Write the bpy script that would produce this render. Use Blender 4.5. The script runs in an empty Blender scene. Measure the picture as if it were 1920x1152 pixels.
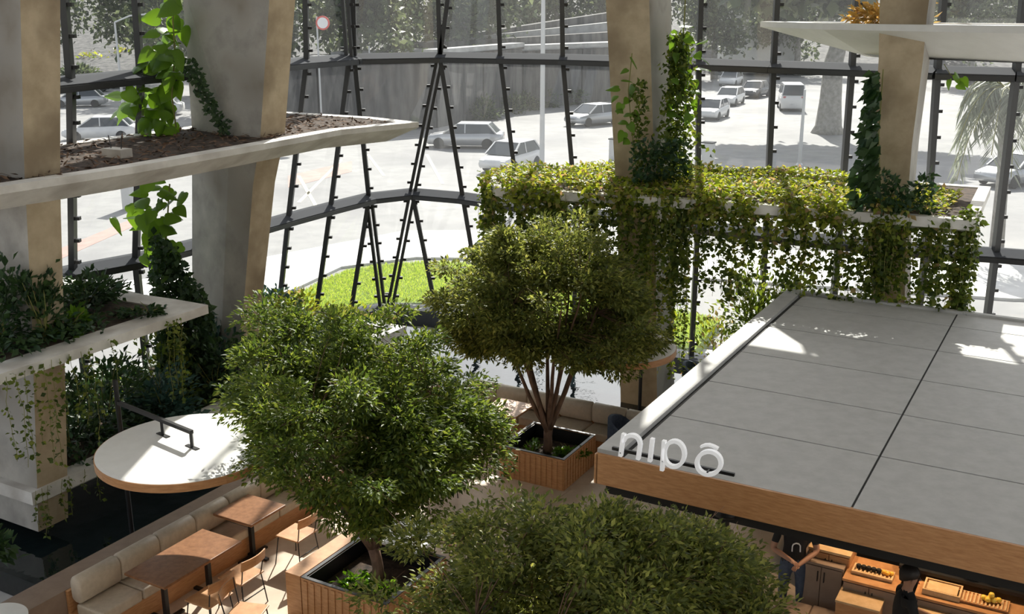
import bpy, bmesh, math, random
import numpy as np
from mathutils import Vector, Matrix

random.seed(11); rng = np.random.default_rng(11)
sc = bpy.context.scene
COL = sc.collection

# ------------------------------------------------------------------ camera
F_PX, PITCH, CAM_H = 1970.0, math.radians(16.0), 7.7
cam_data = bpy.data.cameras.new('camera'); cam = bpy.data.objects.new('camera', cam_data)
COL.objects.link(cam); sc.camera = cam
cam_data.sensor_width = 36.0; cam_data.lens = 36.0 * F_PX / 1920.0
cam_data.clip_end = 1000
cam.location = (0, 0, CAM_H); cam.rotation_euler = (math.pi / 2 - PITCH, 0, 0)

# ------------------------------------------------------------------ light
sc.view_settings.view_transform = 'Standard'; sc.view_settings.look = 'None'
sc.view_settings.gamma = 1.0; sc.view_settings.use_curve_mapping = False
sc.view_settings.exposure = 0.12
world = bpy.data.worlds.new('World'); sc.world = world; world.use_nodes = True
wn = world.node_tree.nodes; wl = world.node_tree.links
bg = wn['Background']; sky = wn.new('ShaderNodeTexSky')
SUN_EL, SUN_AZ = math.radians(40), math.radians(8)      # azimuth measured from +Y towards +X
sky.sky_type = 'NISHITA'; sky.sun_disc = False; sky.sun_elevation = SUN_EL; sky.sun_rotation = SUN_AZ
sky.air_density = 1.0; sky.dust_density = 2.0
hs = wn.new('ShaderNodeHueSaturation'); hs.inputs['Saturation'].default_value = .30     # hazy, whitish sky
wl.new(sky.outputs[0], hs.inputs['Color']); wl.new(hs.outputs[0], bg.inputs[0]); bg.inputs[1].default_value = 0.21
sun_d = bpy.data.lights.new('sun', 'SUN'); sun_d.energy = 8.5; sun_d.angle = math.radians(0.6); sun_d.color = (1, .95, .86)
sun = bpy.data.objects.new('sun', sun_d); COL.objects.link(sun)
SUN_DIR = Vector((math.sin(SUN_AZ) * math.cos(SUN_EL), math.cos(SUN_AZ) * math.cos(SUN_EL), math.sin(SUN_EL)))
sun.rotation_euler = SUN_DIR.to_track_quat('Z', 'Y').to_euler(); sun.location = (10, 40, 40)

# ------------------------------------------------------------------ measuring helpers (photo pixel -> place in the building)
_c, _s = math.cos(PITCH), math.sin(PITCH)
def ray(x, y):
    u = (x - 960) / F_PX; v = (y - 576) / F_PX
    return Vector((u, _c - v * _s, -(_s + v * _c)))
def P(x, y, z):
    r = ray(x, y); return r * ((z - CAM_H) / r.z) + Vector((0, 0, CAM_H))
def D(x, y, Y):
    r = ray(x, y); return r * (Y / r.y) + Vector((0, 0, CAM_H))
AZ = math.radians(29.3)
A = Vector((math.sin(AZ), math.cos(AZ), 0)); B = Vector((math.cos(AZ), -math.sin(AZ), 0)); Z = Vector((0, 0, 1))

# ------------------------------------------------------------------ materials
def mat(name, base=(.5, .5, .5), rough=.6, metal=0.0, spec=.5):
    m = bpy.data.materials.new(name); m.use_nodes = True
    b = m.node_tree.nodes['Principled BSDF']
    b.inputs['Base Color'].default_value = (*base, 1); b.inputs['Roughness'].default_value = rough
    b.inputs['Metallic'].default_value = metal; b.inputs['Specular IOR Level'].default_value = spec
    return m
def noisy(name, c1, c2, scale=3.0, detail=6, rough=.7, bump=0.0, stretch=(1, 1, 1), lo=.35, hi=.65, spec=.4, c3=None, scale3=.7):
    m = mat(name, c1, rough, spec=spec); nt = m.node_tree; n = nt.nodes; l = nt.links; b = n['Principled BSDF']
    tc = n.new('ShaderNodeNewGeometry'); mp = n.new('ShaderNodeMapping'); mp.inputs['Scale'].default_value = stretch
    l.new(tc.outputs['Position'], mp.inputs[0])
    t = n.new('ShaderNodeTexNoise'); t.inputs['Scale'].default_value = scale; t.inputs['Detail'].default_value = detail
    t.inputs['Roughness'].default_value = .62
    l.new(mp.outputs[0], t.inputs[0])
    r = n.new('ShaderNodeValToRGB'); r.color_ramp.elements[0].position = lo; r.color_ramp.elements[1].position = hi
    r.color_ramp.elements[0].color = (*c1, 1); r.color_ramp.elements[1].color = (*c2, 1)
    l.new(t.outputs['Fac'], r.inputs[0]); out = r.outputs[0]
    if c3:
        t3 = n.new('ShaderNodeTexNoise'); t3.inputs['Scale'].default_value = scale3; t3.inputs['Detail'].default_value = 8
        l.new(tc.outputs['Position'], t3.inputs[0])
        r3 = n.new('ShaderNodeValToRGB'); r3.color_ramp.elements[0].position = .48; r3.color_ramp.elements[1].position = .68
        l.new(t3.outputs['Fac'], r3.inputs[0])
        mx = n.new('ShaderNodeMix'); mx.data_type = 'RGBA'; l.new(r3.outputs[0], mx.inputs[0])
        l.new(out, mx.inputs[6]); mx.inputs[7].default_value = (*c3, 1); out = mx.outputs[2]
    l.new(out, b.inputs['Base Color'])
    if bump:
        bp = n.new('ShaderNodeBump'); bp.inputs['Strength'].default_value = bump; bp.inputs['Distance'].default_value = .02
        l.new(t.outputs['Fac'], bp.inputs['Height']); l.new(bp.outputs[0], b.inputs['Normal'])
    return m
def leafmat(name, cols, transl=.45, rough=.45):
    m = bpy.data.materials.new(name); m.use_nodes = True; nt = m.node_tree; n = nt.nodes; l = nt.links
    n.clear(); o = n.new('ShaderNodeOutputMaterial')
    g = n.new('ShaderNodeNewGeometry'); r = n.new('ShaderNodeValToRGB')
    e = r.color_ramp.elements
    e[0].color = (*cols[0], 1); e[1].color = (*cols[-1], 1)
    for k in range(1, len(cols) - 1):
        x = e.new(k / (len(cols) - 1)); x.color = (*cols[k], 1)
    l.new(g.outputs['Random Per Island'], r.inputs[0])
    b = n.new('ShaderNodeBsdfPrincipled'); b.inputs['Roughness'].default_value = rough; b.inputs['Specular IOR Level'].default_value = .35
    l.new(r.outputs[0], b.inputs['Base Color'])
    t = n.new('ShaderNodeBsdfTranslucent'); hs = n.new('ShaderNodeHueSaturation')
    hs.inputs['Hue'].default_value = .485; hs.inputs['Saturation'].default_value = 1.1; hs.inputs['Value'].default_value = 1.6
    l.new(r.outputs[0], hs.inputs['Color']); l.new(hs.outputs[0], t.inputs[0])
    mx = n.new('ShaderNodeMixShader'); mx.inputs[0].default_value = transl
    l.new(b.outputs[0], mx.inputs[1]); l.new(t.outputs[0], mx.inputs[2]); l.new(mx.outputs[0], o.inputs[0])
    return m
def glassmat(name, tint=(1, 1, 1), dust=.03, gloss=.05):
    m = bpy.data.materials.new(name); m.use_nodes = True; nt = m.node_tree; n = nt.nodes; l = nt.links
    n.clear(); o = n.new('ShaderNodeOutputMaterial')
    t = n.new('ShaderNodeBsdfTransparent'); t.inputs[0].default_value = (*tint, 1)
    d = n.new('ShaderNodeBsdfTranslucent'); d.inputs[0].default_value = (.8, .82, .84, 1)
    g = n.new('ShaderNodeBsdfGlossy'); g.inputs['Roughness'].default_value = .02
    m1 = n.new('ShaderNodeMixShader'); m1.inputs[0].default_value = dust
    m2 = n.new('ShaderNodeMixShader'); m2.inputs[0].default_value = gloss
    l.new(t.outputs[0], m1.inputs[1]); l.new(d.outputs[0], m1.inputs[2])
    l.new(m1.outputs[0], m2.inputs[1]); l.new(g.outputs[0], m2.inputs[2]); l.new(m2.outputs[0], o.inputs[0])
    return m
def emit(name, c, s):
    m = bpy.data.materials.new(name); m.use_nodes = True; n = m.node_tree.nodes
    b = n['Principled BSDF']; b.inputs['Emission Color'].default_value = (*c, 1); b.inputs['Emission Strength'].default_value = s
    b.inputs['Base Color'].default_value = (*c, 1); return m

M = dict(
    concrete=noisy('grey_concrete', (.29, .275, .25), (.47, .45, .41), 1.6, 9, .8, .3, lo=.32, hi=.68, c3=(.22, .195, .16), scale3=.8),
    concrete_tan_lit=noisy('tan_lit_concrete', (.38, .30, .195), (.53, .435, .30), 2.5, 9, .8, .25, lo=.32, hi=.68, c3=(.28, .215, .14), scale3=1.1),  # tan concrete; on the left columns' narrow faces it paints in warm bounce light
    ledge=noisy('pale_render', (.60, .58, .54), (.74, .72, .68), 2.2, 8, .75, .15, c3=(.46, .43, .39), scale3=1.3),
    soil=noisy('dark_soil', (.022, .016, .012), (.10, .066, .045), 9, 10, .95, .9, lo=.35, hi=.7),
    chip=noisy('bark_chip', (.07, .042, .028), (.20, .125, .08), 12, 4, .9),
    roof=noisy('roof_panel_grey', (.40, .395, .38), (.46, .455, .44), 5, 8, .6, .04),
    roof_joint=mat('joint_dark', (.03, .03, .03), .8),
    wood=noisy('oak_veneer', (.40, .185, .072), (.58, .31, .14), 7, 8, .42, .08, stretch=(1, 1, 7), lo=.3, hi=.7),
    wood_dark=noisy('walnut_top', (.20, .085, .035), (.30, .14, .062), 6, 8, .30, .03, stretch=(2, 2, 2)),
    wood_light=noisy('pale_wood', (.55, .36, .18), (.68, .47, .26), 9, 6, .5, .05),
    taupe=noisy('taupe_laminate', (.24, .17, .125), (.29, .21, .155), 5, 5, .5),
    travertine=noisy('travertine', (.52, .40, .29), (.66, .54, .42), 2.5, 9, .55, .05, c3=(.44, .34, .245), scale3=.9),
    slate=noisy('dark_slate', (.05, .053, .055), (.10, .105, .11), 4, 7, .55, .2),
    leather=noisy('tan_leather', (.49, .41, .31), (.57, .48, .37), 14, 4, .45, .05),
    steel=mat('dark_steel', (.045, .047, .05), .42, .3),
    steel_top=mat('grey_steel', (.06, .064, .072), .9, 0.0, .1),
    black=mat('black_metal', (.012, .012, .013), .4, .2),
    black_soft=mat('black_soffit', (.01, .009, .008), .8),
    white=noisy('white_paint', (.74, .73, .70), (.80, .79, .76), 3, 5, .5, .02),
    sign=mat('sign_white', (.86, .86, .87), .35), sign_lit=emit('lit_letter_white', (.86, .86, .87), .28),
    glass=glassmat('facade_glass', (.93, .95, .95), .035, .05),
    bark=noisy('bark', (.10, .055, .035), (.22, .13, .085), 14, 6, .85, .5, stretch=(1, 1, .3)),
    bark_grey=noisy('grey_bark', (.20, .19, .17), (.34, .33, .30), 4, 6, .9, .3),
    stem=mat('vine_stem', (.20, .20, .05), .7),
    asphalt=noisy('street_asphalt', (.235, .235, .235), (.29, .29, .285), 1.2, 8, .85, .05, c3=(.19, .19, .195), scale3=.12),
    paving=noisy('pale_paving', (.55, .545, .53), (.66, .655, .64), 1.5, 6, .8),
    paint_line=mat('road_paint', (.78, .72, .5), .7),
    paint_red=noisy('red_cycle_paint', (.36, .22, .19), (.42, .27, .235), 2, 5, .8),
    grassg=noisy('lawn_ground', (.10, .17, .02), (.22, .30, .05), 5, 6, .9),
    stone=noisy('retaining_stone', (.035, .036, .038), (.15, .147, .14), .9, 9, .9, .3, stretch=(1.6, 1.6, .35)),
    stone_pale=noisy('terrace_stone', (.33, .33, .32), (.48, .48, .47), 1.2, 8, .9, .2),
    leaf=leafmat('leaf_tree', [(.035, .062, .014), (.075, .12, .024), (.12, .175, .034), (.20, .24, .05)], .5),
    leaf_tree_b=leafmat('leaf_tree_olive', [(.055, .075, .02), (.11, .14, .035), (.18, .21, .055), (.30, .31, .085)], .52),
    leaf_lime=leafmat('leaf_lime', [(.06, .10, .015), (.14, .19, .025), (.25, .30, .045), (.30, .33, .05), (.34, .23, .13)], .5),
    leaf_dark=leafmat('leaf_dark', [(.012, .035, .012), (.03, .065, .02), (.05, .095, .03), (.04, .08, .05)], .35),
    leaf_blue=leafmat('leaf_blue', [(.04, .09, .07), (.06, .12, .10), (.03, .08, .06)], .3),
    leaf_vine=leafmat('leaf_vine', [(.035, .06, .012), (.07, .11, .02), (.12, .17, .03), (.17, .20, .04)], .5),
    leaf_big=leafmat('leaf_big', [(.04, .10, .012), (.08, .17, .02), (.11, .21, .03)], .5, .3),
    leaf_gold=leafmat('leaf_gold', [(.34, .22, .06), (.46, .32, .10), (.28, .22, .08)], .5),
    leaf_far=leafmat('leaf_far', [(.035, .05, .03), (.06, .085, .045), (.11, .14, .07), (.16, .19, .10)], .35),
    leaf_palm=leafmat('leaf_palm', [(.16, .18, .13), (.24, .27, .20), (.32, .34, .26)], .3),
    grass=leafmat('grass_blade', [(.20, .32, .03), (.30, .42, .05), (.40, .46, .09)], .45),
    car_white=mat('car_white', (.75, .75, .75), .25), car_silver=mat('car_silver', (.48, .49, .50), .25, .5),
    car_dark=mat('car_dark', (.07, .075, .085), .25), car_blue=mat('car_blue', (.10, .14, .22), .25),
    car_glass=mat('car_glass', (.05, .06, .07), .08), rubber=mat('tyre', (.03, .03, .03), .8),
    lampmetal=mat('galvanised', (.55, .56, .57), .4, .4), light_red=mat('tail_red', (.5, .03, .02), .3),
    head=mat('head_lamp', (.85, .85, .83), .15), sign_red=mat('sign_red', (.7, .12, .10), .5),
    skin=mat('skin', (.42, .22, .14), .55), shirt=mat('black_cotton', (.012, .012, .013), .85),
    denim=noisy('denim', (.04, .055, .09), (.07, .09, .13), 20, 4, .85), hair=mat('dark_hair', (.015, .01, .008), .6),
    cream=mat('porcelain', (.75, .72, .66), .3), orange=noisy('citrus', (.85, .36, .03), (.9, .5, .06), 12, 3, .4),
    yellow=noisy('yellow_fruit', (.85, .55, .05), (.9, .66, .12), 12, 3, .4),
    ceiling=noisy('ceiling_plaster', (.62, .60, .57), (.68, .66, .63), 2, 4, .8),
)
def watermat():
    m = mat('pool_water', (.006, .012, .014), .03, spec=.9); nt = m.node_tree; n = nt.nodes; l = nt.links
    g = n.new('ShaderNodeNewGeometry'); t = n.new('ShaderNodeTexNoise'); t.inputs['Scale'].default_value = 3.0; t.inputs['Detail'].default_value = 3
    l.new(g.outputs['Position'], t.inputs[0]); bp = n.new('ShaderNodeBump'); bp.inputs['Strength'].default_value = .25; bp.inputs['Distance'].default_value = .03
    l.new(t.outputs['Fac'], bp.inputs['Height']); l.new(bp.outputs[0], n['Principled BSDF'].inputs['Normal']); return m
M['water'] = watermat()

# ------------------------------------------------------------------ mesh helpers
ORG = {}
def thing(name, label, cat, loc, group=None):
    o = bpy.data.objects.new(name, None); COL.objects.link(o); o.location = loc; o.empty_display_size = .1
    o['label'] = label; o['category'] = cat
    if group: o['group'] = group
    ORG[o.name] = Vector(loc); return o
def tag(o, label=None, cat=None, group=None, kind=None):
    if label: o['label'] = label
    if cat: o['category'] = cat
    if group: o['group'] = group
    if kind: o['kind'] = kind
    return o
def link(name, me, m, parent, org):
    o = bpy.data.objects.new(name, me); COL.objects.link(o)
    if m: me.materials.append(m)
    if parent:
        o.parent = parent; ORG[o.name] = org
    else:
        o.location = org; ORG[o.name] = Vector(org)
    return o
class MB:
    def __init__(s): s.v = []; s.f = []
    def add(s, vs, fs):
        k = len(s.v); s.v += [Vector(q) for q in vs]; s.f += [tuple(i + k for i in q) for q in fs]; return s
    def obox(s, o, a, b, c):
        o, a, b, c = Vector(o), Vector(a), Vector(b), Vector(c)
        return s.add([o, o + a, o + a + b, o + b, o + c, o + a + c, o + a + b + c, o + b + c],
                     [(0, 3, 2, 1), (4, 5, 6, 7), (0, 1, 5, 4), (1, 2, 6, 5), (2, 3, 7, 6), (3, 0, 4, 7)])
    def cbox(s, c, la, lb, h, a=A, b=B):          # centred in plan, c.z is the bottom
        c = Vector(c); return s.obox(c - a * la / 2 - b * lb / 2, a * la, b * lb, Z * h)
    def bar(s, p, q, w, h, up=Z):
        p, q = Vector(p), Vector(q); d = (q - p).normalized(); sd = d.cross(up)
        if sd.length < 1e-4: sd = Vector((1, 0, 0))
        sd.normalize(); u = sd.cross(d).normalized()
        return s.obox(p - sd * w / 2 - u * h / 2, q - p, sd * w, u * h)
    def prism(s, poly, z0, z1):
        n = len(poly); vs = [(p[0], p[1], z0) for p in poly] + [(p[0], p[1], z1) for p in poly]
        return s.add(vs, [tuple(range(n))[::-1], tuple(range(n, 2 * n))] + [(i, (i + 1) % n, n + (i + 1) % n, n + i) for i in range(n)])
    def loft(s, rings, cap=True):
        n = len(rings[0]); k = len(s.v)
        for r in rings: s.v += [Vector(q) for q in r]
        for j in range(len(rings) - 1):
            for i in range(n):
                s.f.append((k + j * n + i, k + j * n + (i + 1) % n, k + (j + 1) * n + (i + 1) % n, k + (j + 1) * n + i))
        if cap:
            s.f.append(tuple(k + i for i in range(n))[::-1]); s.f.append(tuple(k + (len(rings) - 1) * n + i for i in range(n)))
        return s
    def tube(s, pts, rad, n=6):
        pts = [Vector(p) for p in pts]
        if not hasattr(rad, '__len__'): rad = [rad] * len(pts)
        rings = []
        for i, p in enumerate(pts):
            d = (pts[min(i + 1, len(pts) - 1)] - pts[max(i - 1, 0)]).normalized()
            x = d.cross(Vector((.31, .95, .05)));  x = x.normalized() if x.length > 1e-3 else Vector((1, 0, 0))
            y = d.cross(x)
            rings.append([p + (x * math.cos(t) + y * math.sin(t)) * rad[i] for t in [2 * math.pi * k / n for k in range(n)]])
        return s.loft(rings)
    def lathe(s, prof, c, n=24):
        c = Vector(c)
        return s.loft([[c + Vector((r * math.cos(t), r * math.sin(t), z)) for t in [2 * math.pi * k / n for k in range(n)]] for r, z in prof])
    def mesh(s, name, org, smooth=False):
        me = bpy.data.meshes.new(name); me.from_pydata([v - org for v in s.v], [], s.f)
        bm = bmesh.new(); bm.from_mesh(me); bmesh.ops.recalc_face_normals(bm, faces=bm.faces); bm.to_mesh(me); bm.free()
        if smooth: me.polygons.foreach_set('use_smooth', [True] * len(me.polygons))
        return me
    def build(s, name, m, parent=None, smooth=False):
        if parent is not None: org = ORG[parent.name]
        else:
            xs = [v.x for v in s.v]; ys = [v.y for v in s.v]; zs = [v.z for v in s.v]
            org = Vector(((min(xs) + max(xs)) / 2, (min(ys) + max(ys)) / 2, min(zs)))
        return link(name, s.mesh(name, org, smooth), m, parent, org)
def inst(o, parent, loc, rot=None, scale=1.0, name=None):
    c = o.copy(); COL.objects.link(c); c.parent = parent
    c.location = Vector(loc) - (ORG[parent.name] if parent else Vector())
    if rot is not None:
        c.rotation_mode = 'QUATERNION'; c.rotation_quaternion = rot
    c.scale = (scale,) * 3; return c
def shared(name, me, m, parent, loc, rot=None, scale=1.0):
    o = bpy.data.objects.new(name, me); COL.objects.link(o); o.parent = parent
    if m and not me.materials: me.materials.append(m)
    o.location = Vector(loc) - (ORG[parent.name] if parent else Vector())
    if rot is not None: o.rotation_mode = 'QUATERNION'; o.rotation_quaternion = rot
    o.scale = (scale,) * 3 if not hasattr(scale, '__len__') else scale
    if parent: ORG[o.name] = ORG[parent.name]
    return o
def soften(o, w=.02, seg=2):
    b = o.modifiers.new('bevel', 'BEVEL'); b.width = w; b.segments = seg; b.limit_method = 'ANGLE'; return o
def norm(a): return a / np.maximum(np.linalg.norm(a, axis=1, keepdims=True), 1e-6)
def leaves(name, pts, dirs, up, L, W, m, parent, fold=.25, org=None):
    """one folded leaf (two triangles) at every point"""
    n = len(pts); dirs = norm(dirs); side = norm(np.cross(dirs, up)); nn = np.cross(side, dirs)
    L = (L * (0.7 + .6 * rng.random(n)))[:, None]; Wd = L * (W)
    co = np.empty((n, 4, 3), np.float32)
    co[:, 0] = pts; co[:, 2] = pts + dirs * L
    co[:, 1] = pts + dirs * L * .45 + side * Wd * .5 + nn * Wd * fold
    co[:, 3] = pts + dirs * L * .45 - side * Wd * .5 + nn * Wd * fold
    if org is None: org = ORG[parent.name] if parent else Vector((float(pts[:, 0].mean()), float(pts[:, 1].mean()), float(pts[:, 2].min())))
    co -= np.array(org, np.float32)
    me = bpy.data.meshes.new(name); me.vertices.add(n * 4); me.vertices.foreach_set('co', co.reshape(-1))
    idx = (np.arange(n, dtype=np.int32)[:, None] * 4 + np.array([0, 1, 2, 0, 2, 3], np.int32)).reshape(-1)
    me.loops.add(n * 6); me.loops.foreach_set('vertex_index', idx)
    me.polygons.add(n * 2); me.polygons.foreach_set('loop_start', np.arange(0, n * 6, 3, dtype=np.int32))
    me.polygons.foreach_set('loop_total', np.full(n * 2, 3, np.int32)); me.update(calc_edges=True)
    o = link(name, me, m, parent, org); return o
def inside(poly, x, y):
    r = np.zeros(len(x), bool); n = len(poly)
    for i in range(n):
        x1, y1 = poly[i][0], poly[i][1]; x2, y2 = poly[(i + 1) % n][0], poly[(i + 1) % n][1]
        c = ((y1 > y) != (y2 > y)) & (x < (x2 - x1) * (y - y1) / ((y2 - y1) if abs(y2 - y1) > 1e-9 else 1e-9) + x1); r ^= c
    return r
def scatter(poly, n):
    xs = [p[0] for p in poly]; ys = [p[1] for p in poly]; out = np.zeros((0, 2))
    while len(out) < n:
        q = np.stack([rng.uniform(min(xs), max(xs), n * 3), rng.uniform(min(ys), max(ys), n * 3)], 1)
        out = np.concatenate([out, q[inside(poly, q[:, 0], q[:, 1])]])
    return out[:n]
def inset(poly, d):
    n = len(poly); pts = [Vector((p[0], p[1])) for p in poly]
    ar = sum(pts[i].x * pts[(i + 1) % n].y - pts[(i + 1) % n].x * pts[i].y for i in range(n)); sg = 1 if ar > 0 else -1
    out = []
    for i in range(n):
        p0, p1, p2 = pts[i - 1], pts[i], pts[(i + 1) % n]
        e1 = (p1 - p0).normalized(); e2 = (p2 - p1).normalized()
        n1 = Vector((-e1.y, e1.x)) * sg; n2 = Vector((-e2.y, e2.x)) * sg
        k = n1 + n2; q = k / max(k.dot(n1), .25); out.append(p1 + q * d)
    return out
def struct(o): o['kind'] = 'structure'; return o
def rnd(a, b): return random.uniform(a, b)

# ------------------------------------------------------------------ the setting: floors, pool, ceiling
def poly3(pts, z): return [(p[0], p[1]) for p in pts]
BL = Vector((-5.62, 11.75, 0))                     # back left end of the long bench
CORNER = BL + A * 8.75                             # where the two bench runs meet
LEDGE_W = .42
fl = MB()
in0 = BL - B * .0
floor_poly = [in0 - A * 6, in0 + A * 8.9, in0 + A * 8.9 + B * 14, in0 - A * 14 + B * 14, in0 - A * 14]
fl.prism(floor_poly, -.25, 0.0); struct(fl.build('floor', M['travertine']))
sl = MB(); sl.prism([in0 - A * 14 - B * 9, in0 - A * 14 - B * .0, in0 + A * .0 - B * .0, in0 + A * .0 - B * 9], -.25, -.004)
struct(tag(sl.build('floor', M['slate'])))
pl = MB(); pl.prism([in0 - B * .3 + A * .5, in0 - B * .3 + A * 9.2, in0 + B * 12 + A * 9.2, in0 + B * 12 + A * 13, in0 - B * 6 + A * 13, in0 - B * 6 + A * .5], -.3, .04)
tag(pl.build('reflecting_pool', M['water']), 'dark reflecting pool behind the tan benches', 'pool')
gr = MB(); gr.prism([(-60, 3), (-30, -12), (60, -12), (70, 22), (20, 21.5), (9, 22), (-2.6, 28), (-8, 19), (-30, 14)], -.6, -.31)
struct(gr.build('ground', M['paving']))
cl = MB(); cl.prism([(-14, -12), (20, -12), (20, 17), (9.4, 20.2), (-2.4, 26.9), (-8.2, 18.2), (-14, 8)], 16.2, 16.6)
struct(cl.build('ceiling', M['ceiling']))
wb = MB(); wb.obox((-14, -12.3, -.3), (34, 0, 0), (0, .3, 0), (0, 0, 16.5)); struct(wb.build('wall_back', M['white']))

# ------------------------------------------------------------------ glazed facade
T1 = [(133, 157, 131), (264, 144, 263), (400, 133, 405), (575, 118, 583), (655, 112, 639), (665, 111, 668), (825, 108, 825), (938, 110, 925),
      (1055, 112, 1045), (1190, 116, 1186), (1310, 121, 1310), (1450, 126, 1453), (1597, 131, 1600), (1757, 137, 1762), (1905, 141, 1908)]
T2 = [(137, 511), (255, 489), (380, 457), (541, 411), (620, 390), (692, 372), (773, 363), (868, 371), (973, 386), (1080, 400), (1190, 413),
      (1308, 426), (1436, 440), (1572, 455), (1735, 470), (1866, 478)]
Z1, Z2, ZB, ZT = 6.5, 3.06, .12, 16.1
n1 = [P(x, y, Z1) for x, y, _ in T1]; n2 = [P(x, y, Z2) for x, y in T2]
def up_node(i, xt):
    p = n1[i]; q = D(xt, 0, p.y - .1); d = (q - p) / max(q.z - p.z, .1)
    d.x = max(-.35, min(.35, d.x)); d.y = 0; d.z = 1
    k = min(1.0, .45 / max(abs(d.x), .01) / (ZT - Z1))     # lean stays within reach of the next post
    return p + Vector((d.x * (ZT - Z1) * .5, 0, ZT - Z1))
# continue past the frame on both sides
eL = (n2[0] - n2[2]) / 2; eR = (n2[-1] - n2[-3]) / 2
n2 = [n2[0] + eL * 2, n2[0] + eL] + n2 + [n2[-1] + eR, n2[-1] + eR * 2]
n1 = [n1[0] + (n1[0] - n1[1]) * 2, n1[0] + (n1[0] - n1[1])] + n1 + [n1[-1] + eR, n1[-1] + eR * 2]
T1x = [None, None] + [t[2] for t in T1] + [None, None]
def flat(p, z): return Vector((p.x, p.y, z))
def base_node(px, py): return P(px, py, ZB)
# struts: (upper node, lower node) for each tier, left to right
mid = [(n1[i], n2[i]) for i in range(0, 9)] + [(n1[8], n2[9]), (n1[9], n2[10]), (n1[10], n2[11])] + [(n1[k], n2[k + 1]) for k in range(11, len(n1))]
low = [(n2[i], flat(n2[i], ZB)) for i in range(0, 5)]
low += [(n2[5], base_node(519, 618)), (n2[6], base_node(590, 604)), (n2[7], base_node(658, 584)), (n2[7], base_node(717, 573)),
        (n2[8], base_node(732, 572)), (n2[8], base_node(817, 578)), (n2[9], base_node(905, 592))]
low += [(n2[i], flat(n2[i], ZB)) for i in range(10, len(n2))]
top = []
for i, p in enumerate(n1):
    if T1x[i] is None: top.append((flat(p, ZT), p))
    elif i == 8:
        top.append((up_node(8 - 2 + 2, 825) if False else flat(p + Vector((-.1, 0, 0)), ZT), p)); top.append((p + Vector((1.5, 0, ZT - Z1)), p))
    else:
        q = D(T1x[i], 0, p.y - .05); s_ = (q.x - p.x) / max(q.z - p.z, .2); top.append((Vector((p.x + s_ * 2.6, p.y, ZT)), p))
sec_of = lambda k, n: 0 if k < 7 else (1 if k < 11 else 2)
FAC = []
for k, (nm, lab) in enumerate([('window_1', 'left glass facade with dark leaning posts behind the left columns'),
                               ('window_2', 'faceted glass facade corner with crossing dark posts'),
                               ('window_3', 'right glass facade behind the vine-covered ledge')]):
    o = bpy.data.objects.new(nm, None); COL.objects.link(o); o['kind'] = 'structure'; o['label'] = lab
    loc = (n2[2], n2[8], n2[13])[k]; o.location = (loc.x, loc.y, 0); ORG[nm] = Vector(o.location); FAC.append(o)
clip_me = MB().obox((-.045, -.05, -.03), (.09, 0, 0), (0, .1, 0), (0, 0, .06)).mesh('clip', Vector())
clip_me.materials.append(M['black'])
DOUBLE = {'mid': {(8, 8), (7, 7)}, 'low': {7, 8, 9}}
def strut(p, q, fac, double):
    ax = (p - q); d = ax.normalized(); sd = d.cross(Vector((0, 1, 0))).normalized()
    if not double:
        m = MB().bar(q, p, .105, .15, up=Vector((0, 1, 0))); po = m.build('mullion', M['steel'], fac); offs = (-.09,)
    else:
        m = MB()
        for t in (-.06, .06): m.bar(q + sd * t, p + sd * t, .075, .16, up=Vector((0, 1, 0)))
        po = m.build('mullion', M['steel'], fac); offs = (-.135, .135)
    n = max(2, int(ax.length / .46))
    for j in range(n):
        for t in offs:
            c = q + ax * ((j + .55) / n) + sd * t
            shared('clip', clip_me, None, po, c)
def pane(a, b, c, d, fac):
    pts = []
    for q in (a, b, c, d):
        if not pts or all((q - r).length > .03 for r in pts): pts.append(q)
    if len(pts) < 3: return
    off = Vector((0, .09, 0)); m = MB(); n = len(pts)
    m.add([p + off for p in pts], [tuple(range(n))])
    m.build('glass_pane', M['glass'], fac)
def tier(struts, dbl):
    n = len(struts)
    for k, (p, q) in enumerate(struts):
        x = p.x; s_ = 0 if (p.x < -4.6) else (1 if p.x < 0.6 else 2)
        strut(p, q, FAC[s_], k in dbl)
        if k < n - 1:
            p2, q2 = struts[k + 1]; pane(q, q2, p2, p, FAC[s_])
tier(mid, {8}); tier(low, {8, 9}); tier(top, {6})
def transom(nodes, z, fac_of, w=.17, h=.11):
    for a, b in zip(nodes[:-1], nodes[1:]):
        if (b - a).length < .05: continue
        m = MB(); d = (b - a).normalized(); pr = Vector((-d.y, d.x, 0))
        if pr.y > 0: pr = -pr
        m.obox(a + pr * .26 - Z * h, b - a, -pr * .42, Z * h); m.obox(a + pr * .275 - Z * h * .9, b - a, -pr * .05, Z * h * .8)
        s_ = 0 if a.x < -4.6 else (1 if a.x < .6 else 2)
        t = m.build('transom', M['steel'], FAC[s_])
        cap = MB().loft([[q + pr * .26 + Z * .002, q - pr * .10 + Z * .002, q - pr * .10 + Z * .13, q + pr * .26 + Z * .014] for q in (a, b)]).build('transom_cap', M['steel_top'], t)
transom(n1, Z1, None); transom(n2, Z2, None)
bn = [q for _, q in low]
for a, b in zip(bn[:-1], bn[1:]):
    if (b - a).length < .05: continue
    d = (b - a).normalized(); pr = Vector((-d.y, d.x, 0))
    if pr.y > 0: pr = -pr
    s_ = 0 if a.x < -5 else (1 if a.x < .6 else 2)
    MB().obox(Vector((a.x, a.y, -.3)) + pr * .35, b - a, -pr * .6, Z * .42).build('sill', M['steel_top'], FAC[s_])

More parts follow.
